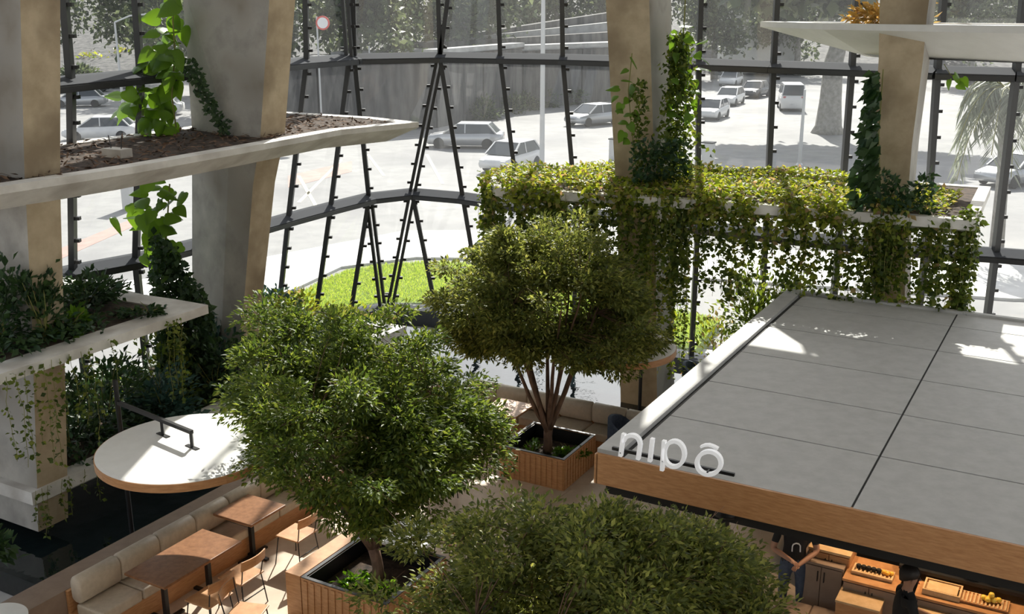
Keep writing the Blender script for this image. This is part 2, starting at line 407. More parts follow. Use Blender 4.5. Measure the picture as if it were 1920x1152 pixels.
# ------------------------------------------------------------------ concrete columns
def column(name, label, levels, wl, wr, matL='concrete', matR='concrete_tan_lit', crease=None):
    """levels: (front-edge point, left face length, right face length)"""
    b0 = levels[0][0]; t = thing(name, label, 'column', (b0.x, b0.y, b0.z))
    L = MB(); R = MB(); Bk = MB(); rings = []
    for p, lw, rw in levels:
        if crease is None: rings.append([p, p + A * rw, p + A * rw - B * lw, p - B * lw])
        else: fr = crease[len(rings)]; rings.append([p, p + A * rw, p + A * (rw + .3) - B * lw, p + A * .55 * (1 - fr) - B * lw, p - B * lw * fr])
    for r0, r1 in zip(rings[:-1], rings[1:]):
        pass
    sh = MB().loft(rings); o = sh.build('shaft', M[matL], t)
    o.data.materials.append(M[matR])
    # narrow +B face in a second tone: painted side light, warm on left columns
    for f in o.data.polygons:
        if f.normal.dot(B) > .7: f.material_index = 1
    return t
Y1 = 13.95
column('concrete_column', 'grey concrete column at the left edge of the photo, passing through three ledges',
       [(D(72, 998, Y1), 2.2, .52), (D(70, 925, Y1), 2.2, .52), (D(60, 610, Y1), 2.2, .52), (D(50, 400, Y1), 2.2, .54), (D(46, 330, Y1), 2.2, .56), (D(38, 0, Y1), 2.3, .60), (D(28, -420, Y1), 2.4, .66)], 0, 0)
Y2 = 18.5
c2 = column('concrete_column', 'broad tapering concrete column beside the pothos, narrowing towards its foot',
       [(D(438, 815, Y2), 1.45, .42), (D(451, 655, Y2), 1.62, .46), (D(474, 350, Y2), 1.86, .58), (D(488, 258, Y2), 2.0, .64), (D(505, 0, Y2), 2.05, .66), (D(528, -420, Y2), 2.1, .70)], 0, 0, crease=[.30, .30, .32, .36, .93, .97])
Y3 = 19.4
column('concrete_column', 'concrete column wrapped in climbing vines behind the two round trees',
       [(D(1232, 775, Y3), .78, .95), (D(1229, 400, Y3), .78, .95), (D(1226, 300, Y3), .80, .98), (D(1217, 0, Y3), .84, 1.08), (D(1205, -420, Y3), .9, 1.2)], 0, 0, 'concrete_tan_lit', 'concrete')
Y4 = 17.1
column('concrete_column', 'slim concrete column between the white upper ledge and the grey kiosk roof',
       [(D(1694, 800, Y4), .52, .55), (D(1698, 420, Y4), .56, .6), (D(1710, 270, Y4), .6, .7), (D(1731, 110, Y4), .68, .72), (D(1738, 30, Y4), .72, .74), (D(1742, 0, Y4), .74, .75), (D(1770, -420, Y4), .8, .8)], 0, 0, 'concrete_tan_lit', 'concrete')

# ------------------------------------------------------------------ planter ledges
def ledge(name, label, poly, z, rim=.28, th=.38, bev=.45, lip=.10, soil=True, sm='soil'):
    c = sum((Vector((p[0], p[1], 0)) for p in poly), Vector()) / len(poly)
    t = thing(name, label, 'ledge', (c.x, c.y, z - th))
    r0 = [Vector((p[0], p[1], z)) for p in poly]; ri = inset(poly, rim); rb = inset(poly, bev)
    f3 = lambda q, zz: [Vector((p[0], p[1], zz)) for p in q]
    m = MB(); n = len(poly)
    m.loft([f3(rb, z - th), f3(poly, z - lip), f3(poly, z), f3(ri, z), f3(ri, z - .07)], cap=True)
    m.build('slab', M['ledge'], t)
    if soil:
        s_ = MB(); s_.prism(inset(poly, rim + .004), z - .075, z - .02); s_.build('soil_bed', M[sm], t)
        if soil == 'chips':
            q = scatter(ri, 1500); z0 = np.full((len(q), 1), z - .018) + rng.random((len(q), 1)) * .05
            o = leaves('bark_mulch', np.hstack([q, z0]), rng.normal(size=(len(q), 3)) * [1, 1, .25], np.tile([0, 0, 1.0], (len(q), 1)) + rng.normal(size=(len(q), 3)) * .4, .13, .3, M['chip'], t, .1)
            o['kind'] = 'stuff'
    return t, ri
ZA, ZBs, ZC, ZE, ZD = 5.5, 3.2, .95, 4.5, 7.42
polyA = [P(-160, 376, ZA), P(0, 350, ZA), P(253, 312, ZA), P(486, 271, ZA), P(640, 243, ZA), P(785, 229, ZA), P(694, 219, ZA), P(528, 209, ZA), P(330, 241, ZA), P(107, 269, ZA), P(-160, 306, ZA)]
lA, riA = ledge('planter_ledge', 'pale pointed planter ledge of bare brown mulch between the two left columns', polyA, ZA, soil='chips')
polyB = [P(-160, 770, ZBs), P(0, 702, ZBs), P(104, 668, ZBs), P(390, 572, ZBs), P(333, 562, ZBs), P(271, 553, ZBs), P(180, 530, ZBs), P(60, 512, ZBs), P(-160, 520, ZBs)]
lB, riB = ledge('planter_ledge', 'middle left planter ledge with dark plants, ending before the broad column', polyB, ZBs, rim=.42, th=.2, bev=.3, lip=.14)
c0 = P(59, 925, ZC)
polyC = [c0, c0 + A * 9.4, c0 + A * 9.4 - B * 1.2, c0 + A * 3.9 - B * 3.5, c0 - B * 3.5]
lC, riC = ledge('planter_ledge', 'lowest left planter ledge over the dark pool, thick with shrubs', polyC, ZC, rim=.3, th=.28, bev=.12, lip=.2)
polyE = [P(905, 336, ZE), P(930, 352, ZE), P(1250, 372, ZE), P(1560, 394, ZE), P(1830, 414, ZE), P(1858, 350, ZE), P(1500, 326, ZE), P(1200, 318, ZE), P(960, 320, ZE)]
lE, riE = ledge('planter_ledge', 'vine-covered planter ledge above the kiosk roof, lime green with trailing curtain', polyE, ZE, rim=.2, th=.28, bev=.35, lip=.16)
polyD = [Vector((4.7, 20.6, 0)), Vector((5.2, 18.2, 0)), Vector((8.3, 14.2, 0)), Vector((13.0, 10.8, 0)), Vector((14.8, 14.0, 0)), Vector((9.6, 17.4, 0)), Vector((7.5, 18.7, 0))]
lD, riD = ledge('planter_ledge', 'white upper planter ledge with sloping underside at the top right', polyD, ZD, rim=.25, th=.56, bev=1.0, lip=.1, soil=True, sm='ledge')
polyShade = [Vector((.76, 15.5, 0)), Vector((6.0, 11.0, 0)), Vector((12.0, 8.0, 0)), Vector((18.0, 15.0, 0)), Vector((9.2, 19.5, 0)), Vector((6.66, 20.7, 0)), Vector((4.43, 22.0, 0))]  # unseen upper ledge, added and shaped to shade the kiosk roof
lShade, riShade = ledge('planter_ledge', 'unseen white ledge above the view, added to shade the kiosk roof', polyShade, 9.5, rim=.25, th=.56, bev=1.0, lip=.1, soil=True, sm='ledge')
for o in list(lD.children) + list(lShade.children): o.data.materials[0] = M['white']

# ------------------------------------------------------------------ kiosk
K0 = P(1120, 848, 3.0); KA = (P(1475, 545, 3.0) - K0).length; KZ = 3.0; KW = 9.4
kiosk = thing('food_kiosk', 'flat-roofed food kiosk with grey roof panels and oak fascia under the white sign', 'kiosk', (K0.x, K0.y, 0))
# roof: dark deck with separate panels standing just proud of it
MB().obox(K0 - Z * .10 + A * .02 + B * .02, A * (KA - .04), B * (KW - .04), Z * .088).build('roof_deck', M['roof_joint'], kiosk)
rows = [0, 1.40, 2.78, 4.16, 5.55, 6.92, KA]; cols = [.30, 2.72, 5.14, 7.56, KW]
for i in range(len(rows) - 1):
    for j in range(len(cols) - 1):
        g = .012
        MB().obox(K0 + A * (rows[i] + (g if i else 0)) + B * (cols[j] + g) - Z * .015 , A * (rows[i + 1] - rows[i] - g - (g if i else 0)), B * (cols[j + 1] - cols[j] - 2 * g), Z * .015).build('roof_panel', M['roof'], kiosk)
MB().obox(K0 - Z * .015, A * KA, B * .255, Z * .06).build('parapet', M['roof'], kiosk)
MB().obox(K0 + A * (KA - .10) - Z * .01 + B * .3, A * .10, B * (KW - .3), Z * .05).build('parapet', M['roof'], kiosk)
FH = .36
MB().obox(K0 - A * .03 - Z * FH, A * .05, B * KW, Z * (FH - .002)).build('fascia_board', M['wood'], kiosk)
MB().obox(K0 - Z * FH - A * .03 - B * .02, A * (KA + .03), B * .04, Z * (FH - .016)).build('fascia_board', M['wood'], kiosk)
MB().obox(K0 - Z * FH + A * .03, A * (KA - .03), B * KW, Z * .05).build('soffit', M['black_soft'], kiosk)
MB().obox(K0 - Z * (FH + .12) + A * .03 + B * .1, A * .14, B * (KW - .1), Z * .12).build('header_beam', M['black_soft'], kiosk)
for s_ in (.5, 5.0, 9.2):
    MB().cbox(Vector((K0.x, K0.y, 0)) + A * 3.2 + B * s_, .12, .12, KZ - FH).build('post', M['black'], kiosk)
MB().obox(Vector((K0.x, K0.y, 0)) + A * 5.2 + B * .3, A * .1, B * (KW - .5), Z * (KZ - FH)).build('back_wall', M['black_soft'], kiosk)
MB().obox(Vector((K0.x, K0.y, 0)) + A * 3.4 + B * 1.5, A * .6, B * 7.5, Z * 1.05).build('bar_counter', M['black'], kiosk)
# the sign
SP = K0 - A * .075
def S(x, y):
    r = ray(x, y); t = (SP - cam.location).dot(A) / r.dot(A); return r * t + Vector((0, 0, CAM_H))
sign = thing('kiosk_sign', 'white raised lettering reading nipô along the front edge of the kiosk roof', 'sign', S(1164, 857))
def band(pts, w, closed=False, dep=.05):
    pts = [Vector(p) for p in pts]; m = MB(); n = len(pts); rings = []
    for i, p in enumerate(pts):
        if closed: d = pts[(i + 1) % n] - pts[i - 1]
        else: d = pts[min(i + 1, n - 1)] - pts[max(i - 1, 0)]
        nn = d.normalized().cross(A).normalized()
        rings.append([p + nn * w / 2, p - nn * w / 2, p - nn * w / 2 + A * dep, p + nn * w / 2 + A * dep])
    if closed: rings.append(rings[0])
    return m.loft(rings, cap=not closed)
LW = .040
def arc(cx, cy, rx, ry, a0, a1, n=20): return [S(cx + rx * math.cos(t), cy - ry * math.sin(t)) for t in [math.radians(a0 + (a1 - a0) * k / n) for k in range(n + 1)]]
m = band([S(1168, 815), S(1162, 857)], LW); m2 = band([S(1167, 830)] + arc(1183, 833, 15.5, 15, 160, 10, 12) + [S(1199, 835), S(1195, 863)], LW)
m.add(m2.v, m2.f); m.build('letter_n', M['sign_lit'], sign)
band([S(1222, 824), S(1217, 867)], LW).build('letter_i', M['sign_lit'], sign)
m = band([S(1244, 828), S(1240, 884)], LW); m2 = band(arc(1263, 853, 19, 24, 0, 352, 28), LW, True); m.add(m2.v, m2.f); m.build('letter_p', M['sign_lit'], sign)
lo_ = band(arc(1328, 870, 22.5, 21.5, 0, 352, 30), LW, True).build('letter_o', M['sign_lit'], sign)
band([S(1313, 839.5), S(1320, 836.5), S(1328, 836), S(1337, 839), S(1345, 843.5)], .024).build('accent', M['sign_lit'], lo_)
rl = MB().bar(S(1142, 846) + A * .09, S(1372, 897) + A * .09, .03, .035); rl.build('mounting_rail', M['black'], sign)
for x_, y_ in ((1163, 850), (1219, 860), (1242, 866), (1326, 886)):
    MB().bar(S(x_, y_), S(x_, y_) + A * .1, .015, .015).build('bracket', M['black'], sign)

# ------------------------------------------------------------------ trees in wooden planters
def bent(p, q, n, amp):
    out = []; off = Vector((rnd(-1, 1), rnd(-1, 1), rnd(-.3, .3))) * amp
    for k in range(n + 1):
        t = k / n; out.append(p.lerp(q, t) + off * math.sin(math.pi * t) + Vector((rnd(-1, 1), rnd(-1, 1), 0)) * amp * .15 * (0 if k in (0, n) else 1))
    return out
def tree(name, label, base, fork_h, crown, rad, nclump, per, ll, lm, nstem, stem_r, extra_r=0.24, squash=.5, cat='tree', shell=.45, low=-.55, tilt=0.0):
    t = thing(name, label, cat, base); cz = Vector(crown); fork = Vector(base) + Z * fork_h + Vector((rnd(-.05, .05), rnd(-.05, .05), 0))
    MB().tube(bent(Vector(base), fork, 4, .05), [stem_r * 1.35, stem_r * 1.1, stem_r, stem_r, stem_r * 1.05], 9).build('trunk', M['bark'], t, True)
    cen = []; seed = rnd(0, 6.3)
    while len(cen) < nclump:
        v = Vector((rnd(-1, 1), rnd(-1, 1), rnd(low, 1)))
        r = v.length
        if r > 1 or r < shell * rnd(.5, 1): continue
        lump = 1 + .13 * math.sin(3 * math.atan2(v.y, v.x) + seed) + .10 * math.sin(5 * v.z + 2 * v.x + seed * 2)
        if random.random() < .10: lump *= rnd(1.05, 1.2)      # stray sprays break the outline
        if .5 * math.sin(5.1 * v.x + seed) + .5 * math.sin(4.3 * v.y - seed) + .5 * math.sin(5.7 * v.z + 1.3 * seed) < -.62: continue   # gaps in the crown
        cen.append(cz + Vector((v.x * rad[0], v.y * rad[1], v.z * rad[2] - tilt * v.x * rad[2])) * lump)
    stems = []; nodes = []
    for k in range(nstem):
        a = 2 * math.pi * k / nstem + rnd(-.3, .3); q = cz + Vector((math.cos(a) * rad[0] * .55, math.sin(a) * rad[1] * .55, rad[2] * rnd(-.15, .35)))
        pts = bent(fork - Z * rnd(0, .12), q, 7, .10); stems.append(MB().tube(pts, [stem_r * (.62 - .07 * j) for j in range(8)], 6))
        nodes += [(p, k, stem_r * (.5 - .055 * j)) for j, p in enumerate(pts) if j >= 2]
    for c in cen:
        p, k, r = min(nodes, key=lambda w: (w[0] - c).length + max(0, w[0].z - c.z) * 1.2)
        stems[k].tube(bent(p, c, 3, .07), [max(.006, r * .7), max(.005, r * .45), .005, .003], 4)
        for _ in range(2): stems[k].tube([c, c + Vector((rnd(-.3, .3), rnd(-.3, .3), rnd(-.1, .2)))], [.005, .002], 3)
    for m_ in stems: m_.build('branch', M['bark'], t, True)
    C_ = np.array([tuple(c) for c in cen]); n = nclump * per
    ci = rng.integers(0, nclump, n); off = rng.normal(size=(n, 3)); off = off / np.linalg.norm(off, axis=1, keepdims=True) * (rng.random((n, 1)) ** .5) * 1.25
    szs = (rng.random(nclump) * .6 + .7)[ci][:, None]
    off *= np.array([extra_r, extra_r, extra_r * squash]) * szs; pts = C_[ci] + off
    d = norm(off) * .8 + norm(pts - np.array(cz)) * .5 + rng.normal(size=(n, 3)) * .6; d[:, 2] -= .15
    up = np.tile([0, 0, 1.0], (n, 1)) + rng.normal(size=(n, 3)) * .55
    o = leaves('foliage', pts, d, up, ll, .42, lm, t); o['kind'] = 'stuff'
    return t
def planter(c, side, h, label, slant):
    t = thing('tree_planter', label, 'planter', (c.x, c.y, 0)); c = Vector((c.x, c.y, 0)); th = .05
    hs = side / 2
    for sg, ax, ot in ((-1, A, B), (1, A, B), (-1, B, A), (1, B, A)):
        w = side if ax == A else side - 2 * th
        m = MB().obox(c + ax * (sg * hs - (th if sg > 0 else 0)) - ot * w / 2, ax * th, ot * w, Z * h); m.build('side_panel', M['wood'], t)
        # upright battens on the outside
        nb = 12
        for k in range(nb):
            x0 = -side / 2 + side * (k + .5) / nb
            m = MB(); b0 = c + ax * (sg * hs - (0 if sg > 0 else .014)) + ot * (x0 - .03)
            m.obox(b0 + Z * .02, ax * .014, ot * .06, Z * (h - .05) + ot * (.02 if slant else 0)); m.build('batten', M['wood'], t)
        MB().obox(c + ax * (sg * (hs - th - .012) - .006) - ot * (side / 2 - th), ax * .012, ot * (side - 2 * th), Z * (h - .005)).build('liner', M['black'], t)
        MB().obox(c + ax * (sg * hs - (th if sg > 0 else 0)) - ot * w / 2 + Z * h, ax * th, ot * w, Z * .012).build('rim', M['black'], t)
    MB().cbox(c + Z * .08, side - 2 * th - .03, side - 2 * th - .03, h - .32).build('soil_bed', M['soil'], t)
    return t
def shrub(name, label, c, r, h, n, ll, lm, w=.5, cat='shrub', group=None, nst=7):
    t = thing(name, label, cat, c, group); c = Vector(c); st = MB()
    for _ in range(nst):
        a = rnd(0, 6.3); q = c + Vector((math.cos(a) * r * .6, math.sin(a) * r * .6, h * rnd(.5, .9))); st.tube(bent(c, q, 3, .05), [.012, .01, .008, .004], 4)
    st.build('stems', M['stem'], t)
    k = max(4, n // 45); cc = rng.normal(size=(k, 3)); cc /= np.linalg.norm(cc, axis=1, keepdims=True); cc[:, 2] = np.abs(cc[:, 2])
    cc *= (rng.random((k, 1)) ** .4); cc = cc * [r, r, h] + np.array(c)
    ci = rng.integers(0, k, n); pts = cc[ci] + rng.normal(size=(n, 3)) * [r * .22, r * .22, h * .12]; pts[:, 2] = np.maximum(pts[:, 2], c.z + .02)
    d = norm(pts - np.array(c) - [0, 0, h * .2]) + rng.normal(size=(n, 3)) * .5
    o = leaves('foliage', pts, d, np.tile([0, 0, 1.0], (n, 1)) + rng.normal(size=(n, 3)) * .5, ll, w, lm, t); o['kind'] = 'stuff'; return t

R1 = Vector((-1.80, 12.3, 0)); R2 = Vector((.62, 16.65, 0)); R3 = Vector((.62, 8.35, 0))
planter(R1, 1.35, .62, 'slatted oak tree planter at the bottom centre beside the sunlit floor', True)
pw = bpy.data.objects['tree_planter']
MB().obox(Vector((R1.x, R1.y, 0)) - A * .675 - B * .935, A * 1.35, B * .245, Z * .632).build('end_block', M['wood'], pw)
planter(R2, 1.22, .55, 'square oak tree planter left of the kiosk roof corner', False)
planter(R3, 1.30, .60, 'square oak tree planter under the nearest tree', False)
tree('courtyard_tree', 'round leafy tree in the slatted planter, centre left of the photo', R1 + Z * .35, .55, (-1.92, 12.25, 2.66), (1.64, 1.6, 1.36), 300, 250, .078, M['leaf'], 7, .075, tilt=.30)
tree('courtyard_tree', 'multi-stemmed round tree in front of the hanging vine curtain', R2 + Z * .35, .38, (.62, 16.6, 3.02), (1.68, 1.6, 1.33), 290, 210, .088, M['leaf_tree_b'], 12, .075, shell=.5, low=-.7)
tree('courtyard_tree', 'nearest tree, its broad crown filling the bottom edge of the photo', R3 + Z * .35, .6, (.60, 8.02, 2.36), (1.72, 1.42, 1.14), 330, 260, .066, M['leaf_tree_b'], 7, .07)
for k, (x, y, lab, gp) in enumerate([(R1.x - .3, R1.y + .1, 'low green plant at the foot of the centre-left tree', 'a'), (R2.x - .3, R2.y - .05, 'low green plant left of the stems of the multi-stemmed tree', 'b'), (R2.x + .35, R2.y - .1, 'low green plant right of the stems of the multi-stemmed tree', 'c'), (R1.x + .2, R1.y - .35, 'leafy ground plant in the near corner of the slatted planter', 'd')]):
    shrub('planter_plant', lab, (x, y, .32), .28, .22, 260, .09, M['leaf_big'], .6, 'plant')

# ------------------------------------------------------------------ greenery on the ledges
def cover(name, label, poly, z, n, hgt, ll, lm, cat='ground cover', w=.6):
    q = scatter(poly, n); nz = np.zeros(n)
    for k in range(5):
        fx, fy, ph = rng.normal(size=3) * 2.2; nz += np.sin(q[:, 0] * fx + q[:, 1] * fy + ph)
    nz = (nz - nz.min()) / (nz.max() - nz.min()); zz = z + hgt * (nz * .8 + .2) * rng.random(n) ** .5
    pts = np.hstack([q, zz[:, None]]); d = rng.normal(size=(n, 3)) * [1, 1, .45] + [0, 0, .15]
    o = leaves(name, pts, d, np.tile([0, 0, 1.0], (n, 1)) + rng.normal(size=(n, 3)) * .4, ll, w, lm, None)
    return tag(o, label, cat, kind='stuff')
cover('ground_cover', 'lime green creeping vine leaves carpeting the ledge above the kiosk', [P(915, 338, ZE), P(935, 353, ZE), P(1250, 373, ZE), P(1560, 395, ZE), P(1770, 405, ZE), P(1800, 375, ZE), P(1740, 352, ZE), P(1500, 328, ZE), P(1200, 319, ZE), P(965, 322, ZE)], ZE - .02, 12500, .30, .10, M['leaf_lime'])
def strand(parent, p, length, lm, ll=.075, gap=.05, sway=.05):
    n = max(3, int(length / .15)); pts = [Vector(p)]
    dx, dy = rnd(-1, 1) * sway, rnd(-1, 1) * sway
    for k in range(1, n + 1):
        t = k / n; pts.append(Vector(p) + Vector((dx * math.sin(3 * t) + rnd(-.02, .02), dy * math.sin(2 * t) + rnd(-.02, .02), -length * t)))
    m = MB().tube(pts, .004, 3); so = m.build('vine_strand', M['stem'], parent)
    nl = int(length / gap); tt = np.sort(rng.random(nl)) * n; i0 = np.minimum(tt.astype(int), n - 1); fr = (tt - i0)[:, None]
    arr = np.array([tuple(q) for q in pts]); lp = arr[i0] * (1 - fr) + arr[i0 + 1] * fr + rng.normal(size=(nl, 3)) * .022
    d = rng.normal(size=(nl, 3)) * [1, 1, .3] + [0, 0, -.5]
    o = leaves('leaves', lp, d, rng.normal(size=(nl, 3)) + [0, -.6, .5], ll, .75, lm, so, .15); o['kind'] = 'stuff'
    return so
def along(poly_pts, t):
    seg = [(poly_pts[i + 1] - poly_pts[i]).length for i in range(len(poly_pts) - 1)]; T = sum(seg) * t
    for i, s_ in enumerate(seg):
        if T <= s_ or i == len(seg) - 1: return poly_pts[i].lerp(poly_pts[i + 1], min(1, T / s_))
        T -= s_
vc = thing('vine_curtain', 'curtain of hanging vine strands below the ledge above the kiosk', 'hanging vine', tuple(polyE[2]))
qe = np.array([tuple(along([Vector((p.x, p.y, ZE)) for p in polyE[0:5]], rnd(0, 1)) + Vector((rnd(-.05, .05), rnd(-.16, .10), rnd(-.22, .16) - rnd(0, .25) * (random.random() < .25)))) for _ in range(5200)])
ft = np.sin(qe[:, 0] * 4.1) + np.sin(qe[:, 0] * 9.7 + 1) + rng.normal(size=len(qe)) * .8; qe = qe[(ft > .2) & (qe[:, 0] < 6.3)]
tag(leaves('ledge_fringe', qe, rng.normal(size=qe.shape) * [1, .6, .6] + [0, -.5, -.7], rng.normal(size=qe.shape) * .5 + [0, -.7, .6], .11, .65, M['leaf_lime'], None), 'fringe of lime vine leaves spilling over the front edge of the green ledge', 'hanging vine', kind='stuff')
edgeE = [Vector((p.x, p.y, ZE - .05)) for p in polyE[0:5]]
for k in range(300):
    t = rnd(0, 1); p = along(edgeE, t) + Vector((rnd(-.1, .1), rnd(-.05, .25), rnd(-.1, .1)))
    if .36 < t < .8 and random.random() < .15: continue
    L_ = rnd(.6, 2.0) if t > .40 else rnd(.6, 2.9)
    if .08 < t < .38: L_ = rnd(1.2, 3.2)
    strand(vc, p, L_, M['leaf_lime' if k % 4 == 0 else 'leaf_vine'], .105, .040)
vr = thing('vine_rope', 'thick rope of hanging vine at the right end of the green ledge', 'hanging vine', tuple(polyE[4]))
for k in range(11):
    strand(vr, polyE[4] + Vector((rnd(-.12, .10), rnd(-.02, .3), rnd(-.05, .2))), rnd(1.6, 2.1), M['leaf_vine'], .095, .022, .03)
vq = thing('vine_column', 'mass of hanging vine around the column behind the two round trees', 'hanging vine', tuple(D(1240, 700, 19.0)))
for k in range(30):
    x_ = rnd(1205, 1300); strand(vq, D(x_, 385, rnd(18.75, 19.1)), rnd(1.8, 3.4), M['leaf_lime' if k % 2 else 'leaf_vine'], .085, .035, .03)
vs = thing('vine_column', 'mass of hanging vine around the slim column above the kiosk roof', 'hanging vine', tuple(D(1670, 520, 16.6)))
for k in range(20):
    strand(vs, D(rnd(1640, 1705), 412, rnd(16.45, 16.7)), rnd(.9, 1.35), M['leaf_vine'], .085, .032, .03)
# vines trailing from the two left ledges
vb = thing('trailing_vine', 'thin vines trailing from the middle left ledge', 'hanging vine', tuple(P(100, 668, ZBs)))
for x_, y_ in [(10, 702), (28, 697), (45, 690), (60, 683), (80, 677), (95, 670), (110, 668), (128, 660), (150, 655), (165, 650), (205, 636), (322, 597), (329, 594), (336, 592), (312, 600)]:
    strand(vb, P(x_, y_, ZBs) - B * -.03 + Vector((0, -.03, -.02)), rnd(.7, 1.6), M['leaf_vine'], .075, .035, .05)
vcx = thing('trailing_vine', 'thin vines trailing from the lowest left ledge into the pool', 'hanging vine', tuple(P(60, 920, ZC)))
for t_ in (.05, .15, .25, .5, .62, .9, 1.1, 1.3, 1.8):
    strand(vcx, c0 + A * t_ + B * .03 + Z * .02, rnd(.3, .8), M['leaf_vine'], .07, .03, .04)

# climbers: big single leaves
def bigleaf_mesh():
    v = []; f = []; N = 8; out = [(0, .0), (.16, -.10), (.34, -.05), (.42, .14), (.38, .38), (.25, .64), (.10, .88), (0, 1.02)]
    for k, (w, y) in enumerate(out): v.append((w, y, -.10 * w - .12 * y * y)); 
    for k, (w, y) in enumerate(out): v.append((-w, y, -.10 * w - .12 * y * y))
    for k, (w, y) in enumerate(out): v.append((0, max(.0, y), .05 - .12 * y * y))
    for k in range(7):
        f.append((16 + k, k, k + 1, 17 + k)); f.append((16 + k, 17 + k, 9 + k, 8 + k))
    me = bpy.data.meshes.new('leaf'); me.from_pydata(v, [], f); me.polygons.foreach_set('use_smooth', [True] * len(me.polygons)); me.materials.append(M['leaf_big']); return me
BIG = bigleaf_mesh()
def bigleaf(parent, p, size, face=None):
    d = Vector((rnd(-1, 1), rnd(-1, .2), rnd(-1.2, .1))).normalized() if face is None else face
    n_ = Vector((rnd(-.5, .5), rnd(-.9, .2), rnd(.2, 1))).normalized()
    x = d.cross(n_).normalized(); n_ = x.cross(d).normalized()
    q = Matrix((x, d, n_)).transposed().to_quaternion()
    return shared('leaf', BIG, None, parent, p, q, size)
def climber(label, paths, leafpts, size, stemr=.015, base=None, small=None):
    t = thing('climbing_plant', label, 'climbing plant', tuple(base or paths[0][0]))
    for p in paths: MB().tube([p[0].lerp(p[-1], 0)] + p[1:], stemr, 5).build('stem', M['stem'], t)
    for p in leafpts: bigleaf(t, p, rnd(*size))
    if small:
        pts, d, lm, ll = small; o = leaves('small_leaves', pts, d, rng.normal(size=(len(pts), 3)) + [0, -.5, .6], ll, .7, lm, t); o['kind'] = 'stuff'
    return t
YA = 19.0
lp = [D(x, y, YA + rnd(-.3, .3)) for x, y in [(322, 10), (330, 35), (318, 5), (335, 60), (310, 70), (298, 85), (325, 95), (312, 110), (288, 100), (330, 125), (305, 130), (290, 125), (318, 140),
      (275, 165), (300, 170), (318, 165), (290, 185), (262, 190), (240, 196), (225, 205), (280, 205), (305, 200), (322, 195), (275, 222), (300, 226), (318, 215), (310, 232)]]
lp += [p + Vector((rnd(-.3, .2), rnd(-.3, .3), rnd(-.2, .2))) for p in lp for _ in range(2)]
climber('pothos with large lit leaves climbing left of the broad column, above the mulch ledge', [[D(330, 240, YA), D(322, 180, YA), D(328, 100, YA), D(324, 40, YA), D(330, -60, YA)]], lp, (.24, .42))
lp = [D(x, y, YA - .6 + rnd(-.3, .3)) for x, y in [(285, 352), (300, 360), (318, 352), (262, 385), (275, 395), (250, 400), (290, 390), (305, 380), (268, 415), (285, 420), (300, 410), (320, 400), (275, 440), (290, 450), (305, 435), (325, 430), (285, 468), (300, 475), (318, 460), (296, 490), (330, 480), (310, 500)]]
k = 3200; xs = rng.uniform(285, 400, k); ys = rng.uniform(440, 690, k)
lp += [p + Vector((rnd(-.3, .25), rnd(-.3, .3), rnd(-.2, .2))) for p in lp for _ in range(2)]
keep = (xs < 300 + (ys - 430) * .65) & (xs > 270 + (ys - 430) * .12); xs, ys = xs[keep], ys[keep]
sp = np.array([tuple(D(a, b, 18.1 + rnd(-.35, .25))) for a, b in zip(xs, ys)])
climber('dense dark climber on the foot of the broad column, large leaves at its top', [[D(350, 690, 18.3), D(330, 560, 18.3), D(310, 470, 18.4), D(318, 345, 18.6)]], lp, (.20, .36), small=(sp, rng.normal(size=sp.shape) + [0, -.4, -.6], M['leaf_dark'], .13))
# ivy scribbles low on the broad column above the mulch
k = 260; tt = rng.random(k); sp = np.array([tuple(D(352 + 70 * a + rnd(-12, 12) * (1 - a * .3), 120 + 130 * a + rnd(-14, 10), 18.62 + .25 * (1 - a))) for a in tt])
o = leaves('creeping_ivy', sp, rng.normal(size=sp.shape) * [1, .3, 1], np.tile([0, -1.0, .3], (k, 1)), .10, .6, M['leaf_dark'], None); tag(o, 'thin dark ivy creeping up the broad column above the mulch ledge', 'ivy', kind='stuff')
Y3f = 18.95
lp = [D(x, y, Y3f + rnd(-.2, .3)) for x, y in [(1183, 108), (1176, 130), (1168, 150), (1160, 165), (1155, 180), (1165, 195), (1178, 185), (1158, 205), (1172, 215), (1163, 228), (1180, 232), (1170, 248), (1178, 262), (1186, 160), (1188, 210)]]
k = 260; xs = rng.uniform(1185, 1212, k); ys = rng.uniform(150, 330, k); sp = np.array([tuple(D(a, b, 19.15 + rnd(-.1, .15))) for a, b in zip(xs, ys)])
climber('lime green vine on the left side of the column behind the round trees', [[D(1195, 330, 19.2), D(1185, 250, 19.2), D(1178, 170, 19.2), D(1185, 100, 19.3)]], lp, (.15, .25), .01, small=(sp, rng.normal(size=sp.shape) + [0, -.4, -.5], M['leaf_vine'], .10))
pts_ = [(1278, 48), (1270, 62), (1285, 70), (1262, 80), (1276, 88), (1300, 78), (1312, 82), (1268, 100), (1284, 108), (1306, 100), (1315, 108), (1258, 120), (1275, 126), (1292, 130), (1310, 128), (1264, 148), (1284, 152), (1302, 150), (1256, 168), (1276, 172), (1298, 170), (1262, 190), (1288, 196), (1300, 188), (1252, 212), (1272, 216), (1294, 214), (1258, 238), (1280, 240)]
lp = [D(x, y, 19.4 + rnd(-.35, .2)) for x, y in pts_]
k = 1500; ys = rng.uniform(60, 335, k); xs = 1276 + rng.normal(size=k) * (9 + (ys - 60) * .05) - (ys - 60) * .04; sp = np.array([tuple(D(a, b, 19.45 + rnd(-.3, .2))) for a, b in zip(xs, ys)])
climber('vine draping the right side of the column behind the round trees', [[D(1262, 340, 19.3), D(1270, 220, 19.4), D(1278, 120, 19.5), D(1284, 20, 19.6), D(1288, -60, 19.6)]], lp, (.16, .27), .012, small=(sp, rng.normal(size=sp.shape) + [0, -.4, -.8], M['leaf_vine'], .11))
